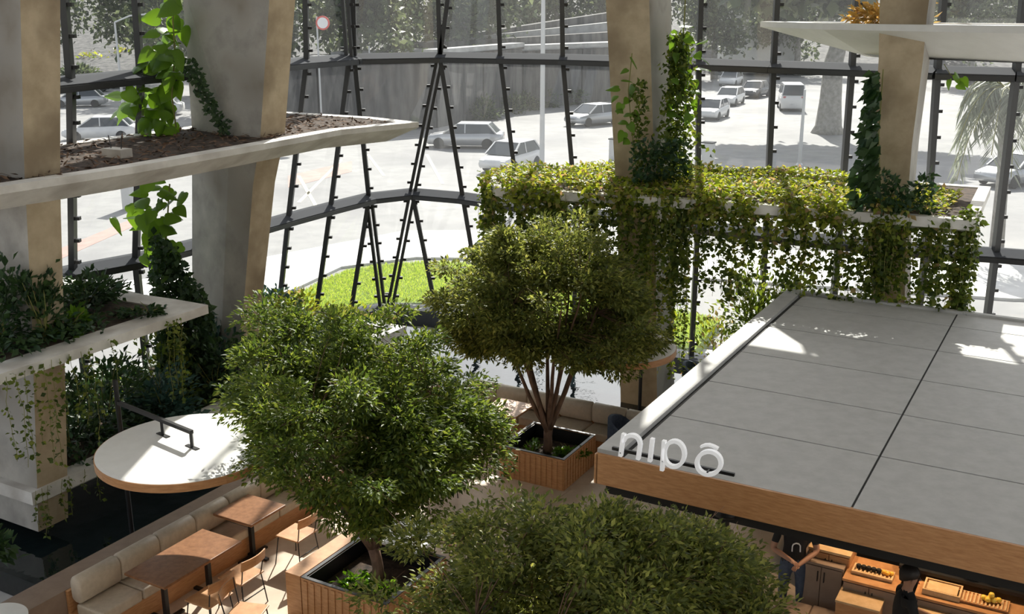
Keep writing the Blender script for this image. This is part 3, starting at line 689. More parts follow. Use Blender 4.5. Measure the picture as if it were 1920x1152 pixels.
k = 300; ys = rng.uniform(135, 385, k); xs = 1652 - rng.random(k) ** 1.2 * (14 + (ys - 135) * .15); sp = np.array([tuple(D(a, b, 16.9 + rnd(-.25, .3))) for a, b in zip(xs, ys)])
climber('dark feathery climber on the left side of the slim column', [[D(1650, 390, 17), D(1648, 250, 17), D(1656, 130, 17.1)]], [], (.1, .2), .01, small=(sp, rng.normal(size=sp.shape) * .4 + [-1, -.2, -.7], M['leaf_dark'], .20))
k = 500; ys = rng.uniform(300, 400, k); xs = rng.uniform(1650, 1750, k); ok = ys > 330 + np.abs(xs - 1700) * -.6 + 20; xs, ys = xs[ok], ys[ok]; sp = np.array([tuple(D(a, b, 16.55 + rnd(-.2, .1))) for a, b in zip(xs, ys)])
o = leaves('ivy_clump', sp, rng.normal(size=sp.shape) + [0, -.3, .5], rng.normal(size=sp.shape) + [0, -.5, .6], .12, .6, M['leaf_dark'], None); tag(o, 'dark ivy clump at the foot of the slim column on the green ledge', 'ivy', kind='stuff')
k = 420; ys = rng.uniform(265, 345, k); xs = rng.uniform(1185, 1290, k); sp = np.array([tuple(D(a, b, 18.85 + rnd(-.2, .1))) for a, b in zip(xs, ys)])
o = leaves('ivy_clump', sp, rng.normal(size=sp.shape) + [0, -.3, .5], rng.normal(size=sp.shape) + [0, -.5, .6], .12, .6, M['leaf_dark'], None); tag(o, 'dark ivy clump at the foot of the vine-wrapped column on the green ledge', 'ivy', kind='stuff')
lp = [D(x, y, 17.4) for x, y in [(1790, 140), (1805, 146), (1780, 150), (1796, 158)]]
climber('few lime leaves trailing below the white upper ledge at the right', [[D(1770, 120, 17.5), D(1782, 140, 17.4), D(1800, 150, 17.4)]], lp, (.16, .26), .006)

# shrubs on the left ledges and along the facade
def shrubs(items):
    for lab, p, r, h, n, ll, lm in items: shrub('shrub', lab, tuple(p), r, h, n, ll, M[lm])
shrubs([
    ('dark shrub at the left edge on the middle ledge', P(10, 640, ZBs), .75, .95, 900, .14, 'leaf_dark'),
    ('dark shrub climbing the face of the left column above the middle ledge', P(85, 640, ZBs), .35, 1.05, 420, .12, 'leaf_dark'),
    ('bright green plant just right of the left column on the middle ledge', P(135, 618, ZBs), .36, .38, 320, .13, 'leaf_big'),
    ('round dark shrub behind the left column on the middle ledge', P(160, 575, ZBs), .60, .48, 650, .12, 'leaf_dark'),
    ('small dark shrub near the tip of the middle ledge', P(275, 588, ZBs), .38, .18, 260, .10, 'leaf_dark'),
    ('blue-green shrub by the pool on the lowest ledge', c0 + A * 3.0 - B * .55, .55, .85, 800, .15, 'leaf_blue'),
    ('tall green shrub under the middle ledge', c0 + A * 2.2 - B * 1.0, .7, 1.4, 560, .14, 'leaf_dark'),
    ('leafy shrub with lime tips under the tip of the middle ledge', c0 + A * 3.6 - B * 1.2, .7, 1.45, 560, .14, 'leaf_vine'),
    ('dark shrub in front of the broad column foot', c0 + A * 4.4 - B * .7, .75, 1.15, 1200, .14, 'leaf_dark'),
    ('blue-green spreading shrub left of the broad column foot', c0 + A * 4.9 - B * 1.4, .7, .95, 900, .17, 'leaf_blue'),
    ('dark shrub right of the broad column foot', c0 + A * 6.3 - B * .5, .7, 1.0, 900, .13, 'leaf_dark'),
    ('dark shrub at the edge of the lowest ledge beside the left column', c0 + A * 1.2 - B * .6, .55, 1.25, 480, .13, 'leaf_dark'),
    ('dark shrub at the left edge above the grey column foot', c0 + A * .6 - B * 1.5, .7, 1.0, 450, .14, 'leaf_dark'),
    ('blue-leaved shrub by the facade between the broad column and the tree', P(510, 600, 1.0), .55, .55, 700, .17, 'leaf_blue'),
    ('lime shrub by the facade left of the centre tree top', P(560, 612, .9), .7, .75, 900, .13, 'leaf_lime'),
    ('lime shrub hidden behind the centre tree top', P(660, 625, .6), .8, .6, 900, .13, 'leaf_lime'),
    ('dark leafy plant at the bottom left corner', D(-22, 1056, 11.6), .34, .75, 380, .14, 'leaf_dark'),
    ('green shrub behind the far left corner of the kiosk roof', D(1410, 640, 19.3), .75, 1.35, 1000, .13, 'leaf_vine'),
    ('lime shrub left of the kiosk roof edge by the pool', D(1340, 700, 20.0), .7, 1.25, 800, .12, 'leaf_lime'),
    ('dark green shrub at the far edge of the kiosk roof', D(1480, 640, 18.9), .65, 1.55, 800, .12, 'leaf_vine'),
    ('golden autumn shrub on the white upper ledge', Vector((6.4, 18.6, ZD - .05)), .55, .8, 420, .16, 'leaf_gold'),
])
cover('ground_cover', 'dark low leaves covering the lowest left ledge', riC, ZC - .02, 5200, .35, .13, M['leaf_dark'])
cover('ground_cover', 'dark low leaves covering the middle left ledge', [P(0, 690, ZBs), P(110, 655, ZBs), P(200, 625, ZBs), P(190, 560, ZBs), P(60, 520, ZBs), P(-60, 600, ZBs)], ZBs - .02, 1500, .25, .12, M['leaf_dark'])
# small concrete block and wire on the mulch ledge
tb = thing('concrete_block', 'small pale concrete block with wires lying on the mulch ledge', 'block', tuple(P(220, 293, ZA)))
MB().cbox(P(220, 292, ZA) - Z * .02, .22, .42, .13).build('block', M['ledge'], tb)
for dx in (-.12, .1): MB().tube([P(220, 292, ZA) + B * dx + Z * .1, P(220, 292, ZA) + B * dx * 1.3 + Z * .3], .01, 4).build('wire', M['steel'], tb)

# ------------------------------------------------------------------ round canopies
def canopy(label, c, r, pole, z):
    t = thing('round_canopy', label, 'canopy', (pole.x, pole.y, 0)); c = Vector((c.x, c.y, z))
    MB().lathe([(.01, .0), (r * .6, .0), (r - .05, .002), (r - .01, -.008), (r - .01, -.03)][::-1] , c, 64).build('top_disc', M['white'], t)
    MB().lathe([(r, -.012), (r, -.12), (r - .03, -.12), (r - .03, -.012)], c, 64).build('rim_band', M['wood'], t)
    MB().lathe([(r - .03, -.115), (.01, -.115)], c, 64).build('underside', M['wood'], t)
    p = Vector((pole.x, pole.y, 0)); MB().tube([p, p + Z * (z + .55)], .035, 10).build('pole', M['black'], t)
    MB().lathe([(.11, 0), (.11, .02), (.03, .03)], p, 16).build('base_plate', M['black'], t)
    d = (Vector((c.x, c.y, 0)) - p); L = d.length; d.normalize()
    arm = MB().bar(p + Z * (z + .22), p + d * (L + .12) + Z * (z + .22), .05, .05).build('arm', M['black'], t)
    for k in (L - .55, L + .10):
        MB().bar(p + d * k + Z * (z + .005), p + d * k + Z * (z + .22), .04, .04, up=Vector((1, 0, 0))).build('hanger', M['black'], arm)
        MB().obox(p + d * (k - .12) + Z * z - d.cross(Z) * .03, d * .24, d.cross(Z) * .06, Z * .012).build('foot', M['black'], arm)
    return t
ZCAN = 2.15
canopy('white round canopy with oak rim over the long tan bench at the left', P(352, 836, ZCAN), 1.16, P(248, 1005, .3), ZCAN)
canopy('white round canopy half hidden behind the multi-stemmed tree', P(1158, 646, ZCAN), 1.0, P(1200, 745, .3), ZCAN)

# ------------------------------------------------------------------ benches
def banquette(label, o, d, inw, n, w, ledge_len, off=0):
    """o: back left end on the floor, d: along, inw: towards the room"""
    t = thing('banquette_bench', label, 'bench', tuple(o))
    L = n * w
    m = MB().obox(o + inw * .02, d * L, inw * .56, Z * .30); m.build('base', M['wood'], t)
    MB().obox(o + inw * -.02, d * L, inw * .05, Z * .60).build('back_panel', M['wood'], t)
    for k in range(n):
        s = o + d * (k * w + .008)
        c = MB().obox(s + inw * .14 + Z * .30, d * (w - .016), inw * .48, Z * .15).build('seat_cushion', M['leather'], t); soften(c, .03, 3)
        rings = []
        for j in range(9):       # rolled back cushion, stadium section
            pass
        sec = []
        for q in range(14):
            a = 2 * math.pi * q / 14; rr = .10; yy = .17 + rr * math.cos(a) ; zz = (.56 if math.sin(a) < 0 else .74) + rr * math.sin(a)
            sec.append((yy, zz))
        m = MB().loft([[s + d * x + inw * (.17 + (yy - .17) * k2) + Z * (.65 + (zz - .65) * k2) for yy, zz in sec] for x, k2 in ((0, .86), (.025, 1), (w - .041, 1), (w - .016, .86))])
        b = m.build('back_cushion', M['leather'], t, True)
    return t
banquette('long tan leather banquette along the pool at the lower left', BL, A, B, 10, .655, 0)
b2 = Vector((1.30, 18.0, 0)) - B * 2.35
banquette('tan leather banquette behind the multi-stemmed tree planter', b2, B, -A, 7, .66, 0)
lo = thing('timber_ledge', 'wide brown timber ledge behind the long banquette', 'ledge', tuple(BL - B * .2))
MB().obox(BL - B * .48 - A * .9, A * 9.6, B * .45, Z * .60).build('top_board', M['taupe'], lo)
MB().obox(BL - B * .48 - A * .9, -A * .05, B * .45 , Z * .60).build('end_board', M['taupe'], lo)
lo2 = thing('timber_ledge', 'brown timber ledge behind the far banquette', 'ledge', tuple(b2 + A * .2))
MB().obox(b2 + A * .03, A * .40, B * 5.2, Z * .55).build('top_board', M['taupe'], lo2)

# ------------------------------------------------------------------ tables and chairs
def dining_table(label, c, la, lb, wood='wood_dark', rot=None, group=None):
    a, b = (A, B) if rot is None else (Vector((math.sin(rot), math.cos(rot), 0)), Vector((math.cos(rot), -math.sin(rot), 0)))
    t = thing('dining_table', label, 'table', (c.x, c.y, 0), group); c = Vector((c.x, c.y, 0))
    o = MB().cbox(c + Z * .715, la, lb, .035, a, b).build('table_top', M[wood], t); soften(o, .006)
    MB().cbox(c + Z * .70, la - .04, lb - .04, .016, a, b).build('edge_band', M['wood'], t)
    for k in ((-la * .28, la * .28) if la > 1 else (0,)):
        p = c + a * k; leg = MB().cbox(p + Z * .03, .06, .06, .67, a, b).build('pedestal', M['black'], t)
        MB().cbox(p, .56, .06, .03, a, b).build('foot', M['black'], leg); MB().cbox(p, .06, .56, .032, a, b).build('foot', M['black'], leg)
    return t
t1 = P(306, 1102, .75); dining_table('long walnut table at the tan banquette in the lower left', t1 + A * .68 - B * .34, 1.36, .72)
dining_table('square walnut table further along the banquette beneath the tree branches', P(468, 955, .75), .72, .72)
dining_table('walnut table at the banquette hidden under the centre tree', P(468, 955, .75) + A * 1.5, .72, .72)
dining_table('small table beyond the centre tree, near the far banquette', Vector((-1.2, 16.6, 0)), .72, .72, 'wood')
dining_table('pale table glimpsed between the centre tree and the nearest tree', P(770, 1000, .75), .8, .8, 'white')
dining_table('wooden table in front of the far banquette beside the tree planter', b2 + B * 1.3 - A * .95, .72, .72, 'wood')
rt = thing('round_table', 'white round table top cut off by the bottom left corner', 'table', (P(-6, 1160, .75).x, P(-6, 1160, .75).y, 0))
MB().lathe([(.01, .72), (.33, .72), (.34, .73), (.34, .75), (.01, .752)], Vector((P(-6, 1160, .75).x, P(-6, 1160, .75).y, 0)), 40).build('table_top', M['white'], rt)
MB().lathe([(.20, 0), (.20, .02), (.03, .04), (.03, .72)], Vector((P(-6, 1160, .75).x, P(-6, 1160, .75).y, 0)), 16).build('pedestal', M['black'], rt)
def chair(label, c, rot, seatm='wood', group='slim oak and black metal chairs'):
    c = Vector((c.x, c.y, 0)); f = Vector((math.sin(rot), math.cos(rot), 0)); r = Vector((math.cos(rot), -math.sin(rot), 0))
    t = thing('dining_chair', label, 'chair', tuple(c), group)
    o = MB().obox(c - f * .21 - r * .22 + Z * .44, f * .42, r * .44, Z * .022).build('seat', M[seatm], t); soften(o, .01)
    for sx in (-1, 1):
        for sy in (-1, 1):
            MB().tube([c + r * sx * .22 + f * sy * .23, c + r * sx * .18 + f * sy * .18 + Z * .44], .009, 6).build('leg', M['black'], t)
        MB().tube([c + r * sx * .18 - f * .18 + Z * .44, c + r * sx * .20 - f * .25 + Z * .80], .009, 6).build('back_post', M['black'], t)
    bo = MB().loft([[c - f * (.245 - .03 * math.cos(q) * 0 + .05 * math.cos(1.35 * (k / 4 - 1))) + r * (.22 * (k / 4 - 1)) + Z * zz + f * yy for zz, yy in ((.66, .02), (.80, 0), (.80, .018), (.66, .038))] for k in range(9) for q in (0,)])
    bo.build('backrest', M[seatm], t)
    MB().bar(c - r * .20 - f * .2 + Z * .2, c + r * .20 - f * .2 + Z * .2, .012, .012).build('stretcher', M['black'], t)
    return t
rt_ = AZ - math.pi / 2        # facing the bench
chair('slim oak-backed chair at the near end of the long walnut table', P(392, 1120, .45) , rt_)
chair('slim oak-backed chair at the far end of the long walnut table', P(452, 1078, .45), rt_)
chair('oak chair nearest the bottom edge, left of the slatted planter', P(462, 1150, .45), rt_ + math.pi * .9)
chair('oak chair in the sun between the square walnut table and the slatted planter', P(556, 1000, .45), rt_)
chair('oak chair at the table hidden under the centre tree', P(620, 930, .45), rt_)
chair('black chair glimpsed behind the nearest tree crown', P(745, 985, .45), AZ + math.pi, 'black')
chair('oak chair beside the table beyond the centre tree', Vector((-1.1, 15.8, 0)), 0)
chair('oak chair between the pale table and the tree planter', P(850, 1010, .45), AZ)
chair('oak chair before the far banquette left of the tree planter', P(905, 820, .45), AZ)
# dark upholstered armchair by the kiosk corner
def armchair(label, c, rot):
    c = Vector((c.x, c.y, 0)); f = Vector((math.sin(rot), math.cos(rot), 0)); r = Vector((math.cos(rot), -math.sin(rot), 0)); t = thing('armchair', label, 'armchair', tuple(c))
    soften(MB().obox(c - f * .26 - r * .28 + Z * .34, f * .52, r * .56, Z * .12).build('seat', M['denim'], t), .04, 3)
    rings = []
    for k in range(11):
        a = math.pi * (k / 10) ; o_ = c + r * math.cos(a) * .31 - f * math.sin(a) * .31
        i_ = c + r * math.cos(a) * .25 - f * math.sin(a) * .25; h = .66 + .14 * math.sin(a)
        rings.append([o_ + Z * .36, o_ + Z * h, i_ + Z * h, i_ + Z * .36])
    MB().loft(rings).build('backrest', M['denim'], t, False)
    for sx in (-1, 1):
        for sy in (-1, 1): MB().tube([c + r * sx * .22 + f * sy * .2, c + r * sx * .2 + f * sy * .18 + Z * .35], .014, 6).build('leg', M['black'], t)
armchair('dark armchair at the right end of the far banquette', P(1172, 815, .5), AZ + math.pi * .5)
armchair('dark armchair half hidden by the kiosk parapet', P(1308, 700, .6), AZ + math.pi * .5)
# black dome speaker hanging in front of the fascia
dm = thing('dome_lamp', 'black dome lamp just below the oak fascia', 'lamp', tuple(D(1362, 958, 10.05)))
pc = D(1362, 960, 10.0)
MB().lathe([(.13, -.03), (.135, .0), (.12, .06), (.08, .11), (.03, .135), (.01, .14)], pc, 20).build('dome', M['black'], dm, True)
MB().tube([pc + Z * .13, Vector((pc.x, pc.y, 0)) + Z * 2.66], .012, 6).build('stem', M['black'], dm)

# ------------------------------------------------------------------ under the kiosk roof
def zbox(name, label, cat, px, z, la, lb, h, m, parts=None, rot=0, group=None):
    c = P(px[0], px[1], z); t = thing(name, label, cat, (c.x, c.y, z - h), group); return t, c
def trough(t, c, z0, la, lb, h, m, th=.02):
    """open-topped wooden box"""
    c = Vector((c.x, c.y, z0))
    MB().cbox(c, la, lb, th).build('bottom', M[m], t)
    for sg in (-1, 1):
        MB().cbox(c + A * sg * (la / 2 - th / 2), th, lb, h).build('side', M[m], t); MB().cbox(c + B * sg * (lb / 2 - th / 2), la - 2 * th, th, h).build('side', M[m], t)
def cabinet(label, c, la, lb, h, m, top):
    t = thing('service_cabinet', label, 'cabinet', (c.x, c.y, 0)); c = Vector((c.x, c.y, 0))
    MB().cbox(c, la - .04, lb, h).build('body', M[m], t); MB().cbox(c + Z * h, la + .02, lb + .02, .03).build('worktop', M[top], t)
    for k in (-1, 1):
        d = MB().obox(c - A * (la / 2) + B * (k * lb / 4 - lb / 4 + .006), A * .02, B * (lb / 2 - .012), Z * (h - .02)).build('door', M[m], t)
        MB().obox(c - A * (la / 2 + .012) + B * (k * .04 - .006) + Z * (h - .22), A * .012, B * .012, Z * .14).build('handle', M['black'], d)
    return t
cA = P(1541, 1058, 1.0); cabinet('taupe two-door cabinet under the kiosk roof beside the standing person', cA + A * .22, .44, .52, .97, 'taupe', 'taupe')
cB = P(1640, 1075, .95); cabinet('oak serving counter with a sushi tray, left of the second person', cB + A * .0, .62, .62, .92, 'taupe', 'wood')
cC = P(1850, 1122, .95); cabinet('oak serving counter with fruit at the right edge of the photo', cC, .7, 1.5, .92, 'taupe', 'wood')
cD = P(1552, 1038, 1.15); cabinet('oak back counter lit yellow behind the taupe cabinet', cD + A * .35, .5, .5, 1.1, 'wood', 'wood_light')
cE = P(1614, 1122, .80); t = thing('wooden_crate', 'pale wooden crate in front of the sushi tray counter', 'crate', (cE.x, cE.y, 0)); 
MB().cbox(Vector((cE.x, cE.y, 0)), .40, .50, .78).build('body', M['wood'], t); soften(MB().cbox(Vector((cE.x, cE.y, .78)), .42, .52, .03).build('lid', M['wood_light'], t), .005)
cF = P(1770, 1140, .85); t = thing('wooden_crate', 'pale wooden crate at the bottom edge below the right counter', 'crate', (cF.x, cF.y, 0))
MB().cbox(Vector((cF.x, cF.y, 0)), .34, .52, .80).build('body', M['wood'], t); soften(MB().cbox(Vector((cF.x, cF.y, .80)), .36, .54, .03).build('lid', M['wood_light'], t), .005)
t = thing('serving_tray', 'slatted wooden tray of dark rolls on the left oak counter', 'tray', tuple(P(1637, 1077, .96))); trough(t, P(1637, 1077, .96), .953, .22, .48, .045, 'wood_light')
for k in range(9):
    p = P(1637, 1077, .96) + B * (-.19 + .048 * k); MB().cbox(Vector((p.x, p.y, .955 + .02)), .19, .02, .012).build('slat', M['wood_light'], t)
for k in range(5):
    p = P(1637, 1077, .96) + B * (-.18 + .06 * k) + A * .02
    o = MB().lathe([(.028, 0), (.03, .005), (.03, .04), (.026, .045)], Vector((p.x, p.y, .99)), 12).build('sushi_roll', M['black_soft']); tag(o, 'dark sushi roll on the slatted wooden tray', 'food', 'dark sushi rolls on the tray')
for k in range(3):
    p = P(1637, 1077, .96) + B * (.12 + .045 * k) + A * (.02 - .02 * (k % 2)); o = MB().lathe([(.01, 0), (.026, .012), (.03, .028), (.022, .046), (.008, .052)], Vector((p.x, p.y, .988)), 12).build('orange', M['orange'], None, True); tag(o, 'small orange fruit at the right end of the slatted tray', 'fruit', 'orange fruit on the tray')
cT = P(1768, 1102, 1.02); t = thing('wooden_tray', 'pale flat wooden tray on the right counter near the second person', 'tray', (cT.x, cT.y, .953)); trough(t, cT, .953, .30, .42, .07, 'wood_light')
MB().cbox(Vector((cT.x, cT.y, .985)), .22, .34, .03).build('board', M['wood_light'], t)
cS = P(1838, 1128, .96); t = thing('slatted_rack', 'striped wooden rack under the yellow fruit', 'rack', (cS.x, cS.y, .953)); trough(t, cS, .953, .26, .62, .03, 'wood')
for k in range(14): p = cS + B * (-.27 + .042 * k); MB().cbox(Vector((p.x, p.y, .975)), .24, .02, .014).build('slat', M['wood_light'], t)
for k, (dx, dy, dz) in enumerate([(0, 0, 0), (.06, .02, 0), (-.05, .03, 0), (.02, .06, 0), (.03, .03, .055), (.11, .05, 0)]):
    p = cS + B * (dx + .08) + A * (dy - .03); o = MB().lathe([(.01, 0), (.028, .012), (.035, .032), (.026, .055), (.008, .062)], Vector((p.x, p.y, .989 + dz)), 12).build('yellow_fruit', M['yellow'], None, True); tag(o, 'yellow fruit piled on the striped rack at the right edge', 'fruit', 'yellow fruit on the rack')
for k, (x, y, r) in enumerate([(1704, 1050, .10), (1731, 1060, .05), (1755, 1062, .06), (1782, 1068, .09), (1822, 1080, .13), (1862, 1094, .06), (1545, 1020, .08)]):
    p = P(x, y, 1.10); o = MB().lathe([(r * .4, 0), (r * .45, .008), (r * .8, .03), (r, .06), (r * .94, .06), (r * .7, .03), (.01, .012)], Vector((p.x, p.y, 1.085)), 20).build('bowl', M['cream'], None, True)
    tag(o, ['wide white bowl behind the second person', 'small white cup right of the second person', 'small white dish on the dark bar, third from the left', 'shallow white dish on the dark bar above the pale tray', 'widest white plate on the dark bar', 'small white cup at the right end of the dark bar', 'white bowl on the yellow-lit back counter'][k], 'bowl')
    MB().lathe([(r * .6, 0), (r * .6, .01)], Vector((p.x, p.y, 1.074)), 16)
bars = thing('bar_shelf', 'dark bar shelf holding white bowls beneath the kiosk roof', 'shelf', tuple(P(1790, 1075, 1.08)))
p0 = P(1690, 1050, 1.08) - A * .16; MB().obox(p0 - Z * .04, A * .42, B * 1.9, Z * .044).build('shelf_board', M['black'], bars)
for k in (.1, .95, 1.8): MB().obox(Vector((p0.x, p0.y, 0)) + A * .15 + B * k, A * .05, B * .05, Z * 1.04).build('upright', M['black'], bars)
def stool(label, c, sz=.42):
    c = Vector((c.x, c.y, 0)); t = thing('upholstered_stool', label, 'stool', tuple(c)); soften(MB().cbox(c + Z * .40, sz, sz, .12).build('seat', M['taupe'], t), .02, 2)
    for sx in (-1, 1):
        for sy in (-1, 1): MB().cbox(c + A * sx * sz * .42 + B * sy * sz * .42, .035, .035, .40).build('leg', M['wood'], t)
stool('taupe square stool left of the bottom pair below the cabinet', P(1484, 1142, .52)); stool('taupe square stool right of the bottom pair below the cabinet', P(1550, 1158, .52))
# lamps below the soffit: warm light of the kiosk
for k, (x, y) in enumerate([(1560, 1040), (1650, 1080), (1760, 1105), (1860, 1120)]):
    p = P(x, y, 1.0) + A * .25; t = thing('pendant_lamp', ['warm pendant lamp over the back counter', 'warm pendant lamp over the sushi tray counter', 'warm pendant lamp over the pale tray', 'warm pendant lamp over the yellow fruit'][k], 'lamp', (p.x, p.y, 2.3), 'warm kiosk pendants')
    MB().lathe([(.02, .2), (.05, .18), (.09, 0), (.085, 0), (.04, .16)], Vector((p.x, p.y, 2.28)), 18).build('shade', M['black'], t)
    MB().lathe([(.005, 0), (.035, .02), (.04, .05), (.02, .09)], Vector((p.x, p.y, 2.31)), 12).build('bulb', emit('warm_bulb', (1, .62, .28), 6), t)
    MB().tube([(p.x, p.y, 2.47), (p.x, p.y, 2.64)], .006, 5).build('cord', M['black'], t)
    ld = bpy.data.lights.new('lamp_light', 'SPOT'); ld.energy = 40; ld.color = (1, .70, .42); ld.spot_size = 2.2; ld.spot_blend = .6; ld.shadow_soft_size = .06
    lo_o = bpy.data.objects.new('lamp_light', ld); COL.objects.link(lo_o); lo_o.parent = t; lo_o.location = (0, 0, -.04)

# ------------------------------------------------------------------ people
def figure(name, label, base, rot, pose, mats, hairstyle):
    """pose: dict joint->(x right, y forward, z up) in metres; skinned into one surface"""
    f = Vector((math.sin(rot), math.cos(rot), 0)); r = Vector((math.cos(rot), -math.sin(rot), 0))
    t = thing(name, label, 'person', tuple(base))
    J = pose['j']; E_ = pose['e']; names = list(J); me = bpy.data.meshes.new('body')
    W = lambda p: r * p[0] + f * p[1] + Z * p[2]
    me.from_pydata([W(J[k][:3]) for k in names], [(names.index(a), names.index(b)) for a, b in E_], [])
    o = bpy.data.objects.new('body', me); COL.objects.link(o)
    bm = bmesh.new(); bm.from_mesh(me); ly = bm.verts.layers.skin.verify(); bm.verts.ensure_lookup_table()
    for i, k in enumerate(names):
        q = bm.verts[i][ly]; q.radius = (J[k][3], J[k][4] if len(J[k]) > 4 else J[k][3]); q.use_root = (k == 'pelvis')
    bm.to_mesh(me); bm.free()
    o.modifiers.new('skin', 'SKIN').use_smooth_shade = True; s2 = o.modifiers.new('sub', 'SUBSURF'); s2.levels = 2; s2.render_levels = 2
    dg = bpy.context.evaluated_depsgraph_get(); ev = o.evaluated_get(dg); m2 = bpy.data.meshes.new_from_object(ev); o.modifiers.clear(); o.data = m2
    m2.materials.clear()
    for k in mats['list']: m2.materials.append(M[k])
    for p in m2.polygons:
        c = p.center; lx = c.dot(r); lyy = c.dot(f); p.material_index = mats['pick'](lx, lyy, c.z); p.use_smooth = True
    o.parent = t; ORG[o.name] = Vector(base)
    h = MB(); hp = W(J['head'][:3]) + Vector(base)
    for (rr, zz) in [(0, 0)]:
        h.loft([[hp + r * math.cos(a) * q * .098 + f * (math.sin(a) * q * .112 - .018) + Z * (zz2 + (-.05 * max(0, -math.sin(a)) if zz2 < .03 else 0)) for a in [2 * math.pi * i / 16 for i in range(16)]] for q, zz2 in ((.92, .015), (1.0, .05), (.95, .09), (.72, .125), (.35, .145), (.03, .15))])
    h.build('hair', M['hair'], t, True)
    # face: nose, eyes, mouth, ears
    fc = MB(); fc.add([hp + f * .10 + Z * -.0, hp + f * .125 + Z * -.035, hp + f * .095 + r * .016 + Z * -.04, hp + f * .095 - r * .016 + Z * -.04], [(0, 1, 2), (0, 3, 1), (1, 3, 2)]); fc.build('nose', M['skin'], t)
    for sg in (-1, 1):
        MB().lathe([(.002, -.008), (.009, -.004), (.011, 0), (.009, .004), (.002, .008)], hp + f * .092 + r * sg * .034 + Z * .0, 8).build('eye', M['black'], t)
        MB().lathe([(.004, -.03), (.014, -.015), (.018, .01), (.006, .028)], hp + r * sg * .096 - f * .005 + Z * -.01, 8).build('ear', M['skin'], t)
    MB().bar(hp + f * .094 - r * .022 - Z * .068, hp + f * .094 + r * .022 - Z * .068, .008, .008).build('mouth', M['sign_red'], t)
    return t, f, r, W
def body_joints(hands, bend=0.0):
    j = dict(pelvis=(0, 0, .95, .15, .11), spine=(0, 0, 1.12, .14, .10), chest=(0, .01, 1.30, .165, .11), neck=(0, 0, 1.47, .055), chin=(0, .02, 1.55, .06), head=(0, .025, 1.63, .085, .095), crown=(0, .02, 1.71, .06))
    e = [('pelvis', 'spine'), ('spine', 'chest'), ('chest', 'neck'), ('neck', 'chin'), ('chin', 'head'), ('head', 'crown')]
    for s, sx in (('l', -1), ('r', 1)):
        j.update({'hip' + s: (sx * .10, 0, .88, .095), 'knee' + s: (sx * .11, .015, .48, .062), 'ankle' + s: (sx * .11, -.02, .09, .042), 'toe' + s: (sx * .12, .13, .04, .038),
                  'sho' + s: (sx * .19, 0, 1.41, .06), 'elb' + s: (*hands[s][0], .043), 'wri' + s: (*hands[s][1], .030)})
        e += [('pelvis', 'hip' + s), ('hip' + s, 'knee' + s), ('knee' + s, 'ankle' + s), ('ankle' + s, 'toe' + s), ('chest', 'sho' + s), ('sho' + s, 'elb' + s), ('elb' + s, 'wri' + s)]
        w = Vector(hands[s][1]); d = (w - Vector(hands[s][0])).normalized(); sd = d.cross(Z).normalized(); pm = w + d * .06
        j['palm' + s] = (*pm, .028, .018); e.append(('wri' + s, 'palm' + s))
        for k in range(4):
            q = pm + d * .045 + sd * (-.027 + .018 * k); q2 = q + d * (.03 + .006 * (k in (1, 2))) - Z * .02
            j[f'f{k}a' + s] = (*q, .0085); j[f'f{k}b' + s] = (*q2, .0075); e += [('palm' + s, f'f{k}a' + s), (f'f{k}a' + s, f'f{k}b' + s)]
        q = pm + sd * -.035 * sx * -1 + d * .005; j['th' + s] = (*q, .010); j['thb' + s] = (*(q + d * .035), .0085); e += [('palm' + s, 'th' + s), ('th' + s, 'thb' + s)]
    return dict(j=j, e=e)
def pick(lx, ly, z):
    if z < .07: return 3
    if z < .98: return 2
    if z > 1.475: return 0
    return 1
bp1 = P(1490, 1010, 1.28); bp1 = Vector((bp1.x, bp1.y, 0)) + A * .05
hands1 = dict(l=((-.27, .05, 1.13), (-.05, .24, 1.04)), r=((.28, .05, 1.13), (.10, .25, 1.10)))
def pick1(lx, ly, z):
    if ly > .115 or (abs(lx) > .215 and z < 1.22 and z > .98): return 0
    return pick(lx, ly, z)
pr1, f1, r1, W1 = figure('person', 'person in black T-shirt with a small n, standing under the kiosk fascia', bp1, math.pi + math.radians(8), body_joints(hands1), dict(list=['skin', 'shirt', 'denim', 'rubber'], pick=pick1), 0)
o1 = bp1 + f1 * .135 + Z * 1.19
def lt(pts, w):
    m = MB(); rings = []
    for i, p in enumerate(pts):
        d = (pts[min(i + 1, len(pts) - 1)] - pts[max(i - 1, 0)]).normalized(); nn = d.cross(f1).normalized(); rings.append([p + nn * w / 2, p - nn * w / 2, p - nn * w / 2 - f1 * .012, p + nn * w / 2 - f1 * .012])
    return m.loft(rings)
n_pts = [(-.05, -.05), (-.05, .02), (-.04, .05), (-.01, .066), (.025, .06), (.045, .035), (.05, -.05)]
lt([o1 + r1 * -a + Z * b for a, b in n_pts], .014).build('shirt_letter', M['sign'], pr1)
bp2 = P(1703, 1084, 1.62); bp2 = Vector((bp2.x, bp2.y, 0))
hands2 = dict(l=((-.25, .08, 1.12), (-.16, .34, 1.06)), r=((.25, .10, 1.12), (.14, .36, 1.08)))
def pick2(lx, ly, z):
    if ly > .20: return 0
    return pick(lx, ly, z)
figure('person', 'person in black shirt with dark hair working at the counter, seen from above', bp2, math.radians(95), body_joints(hands2), dict(list=['skin', 'shirt', 'shirt', 'rubber'], pick=pick2), 0)

